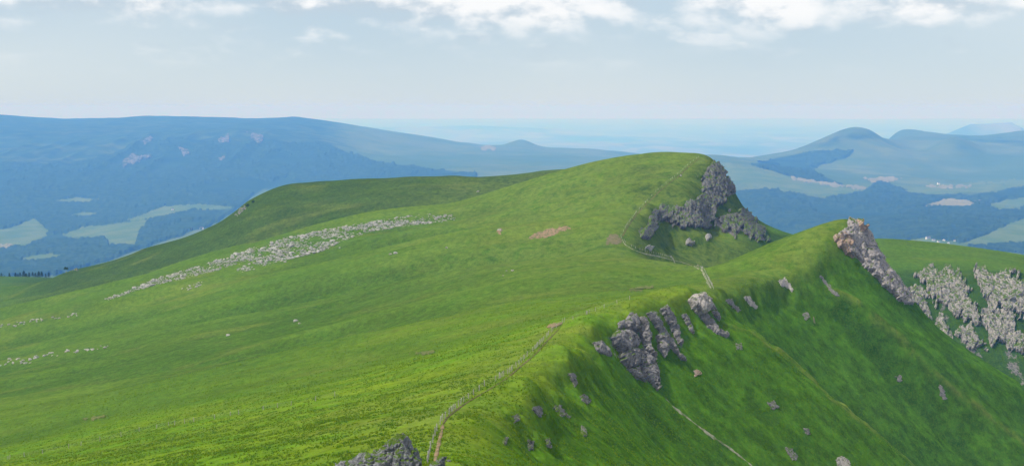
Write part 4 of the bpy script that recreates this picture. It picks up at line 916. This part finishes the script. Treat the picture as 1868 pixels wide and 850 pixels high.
# ------------------------------------------------------------------ houses far away
def house(px, py, w, dep, h, rz, label, group=None):
    w, dep, h = w*1.5, dep*1.4, h*1.4
    P, _, ok = FS.hit([px], [py], 3000); P = P[0]
    root = bpy.data.objects.new('house', None); COL.objects.link(root); root.location = P; root.rotation_euler = (0, 0, rz); root['label'] = label; root['category'] = 'house'
    if group: root['group'] = group
    a, b = w/2, dep/2; z0 = -4
    V = [(-a,-b,z0),(a,-b,z0),(a,b,z0),(-a,b,z0),(-a,-b,h),(a,-b,h),(a,b,h),(-a,b,h),(-a,0,h+b*0.8),(a,0,h+b*0.8)]
    me = bpy.data.meshes.new('wall'); me.from_pydata(V, [], [(0,1,5,4),(2,3,7,6),(1,2,6,9,5),(3,0,4,8,7)]); me.materials.append(M_WALL); link('wall', me, parent=root)
    e = 0.5; r = h+b*0.8+0.25; zz = h-0.4
    V = [(-a-e,-b-e,zz),(a+e,-b-e,zz),(a+e,0,r),(-a-e,0,r),(-a-e,b+e,zz),(a+e,b+e,zz)]+[(-a-e,-b-e,zz-.25),(a+e,-b-e,zz-.25),(a+e,0,r-.25),(-a-e,0,r-.25),(-a-e,b+e,zz-.25),(a+e,b+e,zz-.25)]
    me = bpy.data.meshes.new('roof'); me.from_pydata(V, [], [(0,1,2,3),(3,2,5,4),(7,6,9,8),(8,9,10,11),(0,6,7,1),(5,11,10,4),(0,3,9,6),(3,4,10,9),(1,7,8,2),(2,8,11,5)]); me.materials.append(M_ROOF); link('roof', me, parent=root)
house(1712, 338, 13, 11, 13, 0.2, 'tall lone white house in the pale pasture at right')
house(1693, 437, 15, 9, 8, 0.3, 'biggest white house at the left end of the valley village', 'village houses')
for i, (x, y, s, lab) in enumerate([(1703,440,9,'white house second from the left in the valley village'), (1712,443,8,'low house in the middle of the valley village'), (1722,440,9,'upper right house of the valley village'), (1730,445,8,'lowest house of the valley village'), (1742,441,8,'rightmost house of the valley village')]):
    house(x, y, s, 7, 5, 0.5*i, lab, 'village houses')
house(1778, 369, 14, 9, 6, 0.1, 'left one of two white houses beside the large tan field'); house(1788, 368, 12, 9, 6, 0.3, 'right one of two white houses beside the large tan field')
house(1808, 370, 12, 8, 6, 0.4, 'white house at the left tip of the right edge meadow')
house(315, 384, 12, 10, 8, 0.3, 'lone white house on the meadow strip in the left valley')
house(346, 419, 17, 9, 6, 0.2, 'long pale roofed farm in the dark wood of the left valley'); house(368, 418, 14, 9, 6, -0.2, 'farm beside the hump edge in the left valley wood')

# ------------------------------------------------------------------ trees at the left edge
def tree(x, y, h, seed, label, group):
    r = np.random.default_rng(seed); z = float(NS.at(x, y)[0])
    root = bpy.data.objects.new('tree', None); COL.objects.link(root); root.location = (x, y, z); root['label'] = label; root['category'] = 'tree'; root['group'] = group
    a = np.linspace(0, 2*math.pi, 7, endpoint=False); rows = [np.stack([np.cos(a)*w, np.sin(a)*w, np.full(7, zz)], 1) for zz, w in ((-0.5, h*0.03), (h*0.4, h*0.02), (h*0.85, h*0.005))]
    f = [[j*7+i, j*7+(i+1) % 7, (j+1)*7+(i+1) % 7, (j+1)*7+i] for j in range(2) for i in range(7)]
    link('trunk', mesh_from('trunk', np.concatenate(rows), f, M_BARK), parent=root)
    n = 420; zz = r.uniform(0.12, 1.0, n)**0.85; rad = h*0.36*(1.05-zz)**0.75*r.uniform(0.35, 1.08, n); an = r.uniform(0, 6.28, n)
    C = np.stack([np.cos(an)*rad, np.sin(an)*rad, zz*h-rad*0.25], 1); s = h*0.055
    T = C[:, None, :]+r.normal(size=(n, 3, 3))*np.array((s, s, s*0.6))
    link('crown', mesh_from('crown', T.reshape(-1, 3), np.arange(n*3).reshape(-1, 3), M_LEAF, False), parent=root)
k = 0
for px in np.concatenate([np.linspace(-14, 34, 9), np.linspace(38, 88, 10)]):
    d = 2035+rng.uniform(-25, 25); u = sight(px+rng.uniform(-2, 2), 505)[0]
    tree(u*d, d, (8.5 if px > 36 else 7.0)*rng.uniform(0.7, 1.15), 200+k, 'dark conifer in the short tree row at the lower left edge', 'conifers at the left edge'); k += 1
def shrub(px, py, w, h, seed, label):
    P, _, ok = NS.hit([px], [py], 1300); P = P[0]; r = np.random.default_rng(seed); n = 500
    root = bpy.data.objects.new('shrub', None); COL.objects.link(root); root.location = P; root['label'] = label; root['category'] = 'shrub'
    v = r.normal(size=(n, 3)); v /= np.linalg.norm(v, axis=1)[:, None]; v *= r.uniform(0.5, 1.0, n)[:, None]; v[:, 2] = np.abs(v[:, 2])
    C = v*np.array((w, w, h))*(1+0.3*np.sin(v[:, :1]*7+seed)); T = C[:, None, :]+r.normal(size=(n, 3, 3))*h*0.13
    link('crown', mesh_from('crown', T.reshape(-1, 3), np.arange(n*3).reshape(-1, 3), M_SHRUB, False), parent=root)
    a = np.linspace(0, 6.28, 5, endpoint=False); V = np.concatenate([np.stack([np.cos(a)*w*.08, np.sin(a)*w*.08, np.full(5, -0.4)], 1), np.stack([np.cos(a)*w*.05, np.sin(a)*w*.05, np.full(5, h*.6)], 1)])
    link('stem', mesh_from('stem', V, [[i, (i+1) % 5, 5+(i+1) % 5, 5+i] for i in range(5)], M_BARK), parent=root)
shrub(452, 376, 2.2, 2.0, 1, 'dark shrub on the left shoulder of the dark hump'); shrub(462, 369, 1.9, 1.8, 2, 'upper right shrub of the pair on the hump shoulder'); shrub(120, 491, 2.0, 2.0, 3, 'low shrub on the lower left skyline of the hump')

# ------------------------------------------------------------------ grass tufts on the nearer ground
def grass_tufts(n, seed):
    r = np.random.default_rng(seed)
    d = np.exp(r.uniform(math.log(168), math.log(600), n)); u = r.uniform(-0.385, 0.385, n); x = u*d
    H = np.stack([x, d, NS.at(x, d)], 1); pr = project(H[:, 0], H[:, 1], H[:, 2]); H = H[(pr[1] < 880) & (r.uniform(0, 1, n) < np.clip(1.25-d/800, 0.3, 1))]; m = len(H)
    cl = vn(H[:, 0]/3.0, H[:, 1]/3.0, 5); H = H[cl > -0.35]; m = len(H)
    H[:, :2] += r.uniform(-0.6, 0.6, (m, 2)); H[:, 2] = NS.at(H[:, 0], H[:, 1])
    nb = 4; hh = r.uniform(0.16, 0.42, m)*(0.8+0.3*vn(H[:, 0]/9, H[:, 1]/9, 9)); T = np.empty((m, nb, 3, 3))
    for b in range(nb):
        a = r.uniform(0, 6.28, m); w = r.uniform(0.07, 0.16, m); ln = r.uniform(0.25, 0.7, m)*hh; e = np.stack([-np.sin(a), np.cos(a), 0*a], 1)*w[:, None]
        base = H+np.stack([np.cos(a), np.sin(a), 0*a], 1)*0.10; base[:, 2] -= 0.05
        T[:, b, 0] = base-e; T[:, b, 1] = base+e; T[:, b, 2] = base+np.stack([np.cos(a)*ln, np.sin(a)*ln, hh], 1)
    return T.reshape(-1, 3)
TV = grass_tufts(190000, 17)
link('grass', mesh_from('grass', TV, np.arange(len(TV)).reshape(-1, 3), M_TUFT, False), kind='stuff', label='long grass tufts over the nearer slopes', cat='grass')

# ------------------------------------------------------------------ haze
hx, z0, z1 = 152000.0, PLAIN_Z-1.0, 30.0
me = bpy.data.meshes.new('haze')
me.from_pydata([(-hx,-hx,z0),(hx,-hx,z0),(hx,hx,z0),(-hx,hx,z0),(-hx,-hx,z1),(hx,-hx,z1),(hx,hx,z1),(-hx,hx,z1)], [], [(0,3,2,1),(4,5,6,7),(0,1,5,4),(1,2,6,5),(2,3,7,6),(3,0,4,7)])
mh = bpy.data.materials.new('haze_air'); mh.use_nodes = True; t = mh.node_tree; t.nodes.clear()
o = N(t, 'ShaderNodeOutputMaterial'); pv = N(t, 'ShaderNodeVolumePrincipled'); L(t, pv.outputs[0], o.inputs['Volume'])
setv(pv, 'Color', (*HAZE_COLOR, 1)); setv(pv, 'Absorption Color', (*HAZE_ABS, 1)); setv(pv, 'Density', HAZE_DENSITY); setv(pv, 'Anisotropy', 0.0)
me.materials.append(mh)
link('haze', me, kind='stuff', label='thin blue summer haze over the whole landscape', cat='haze')
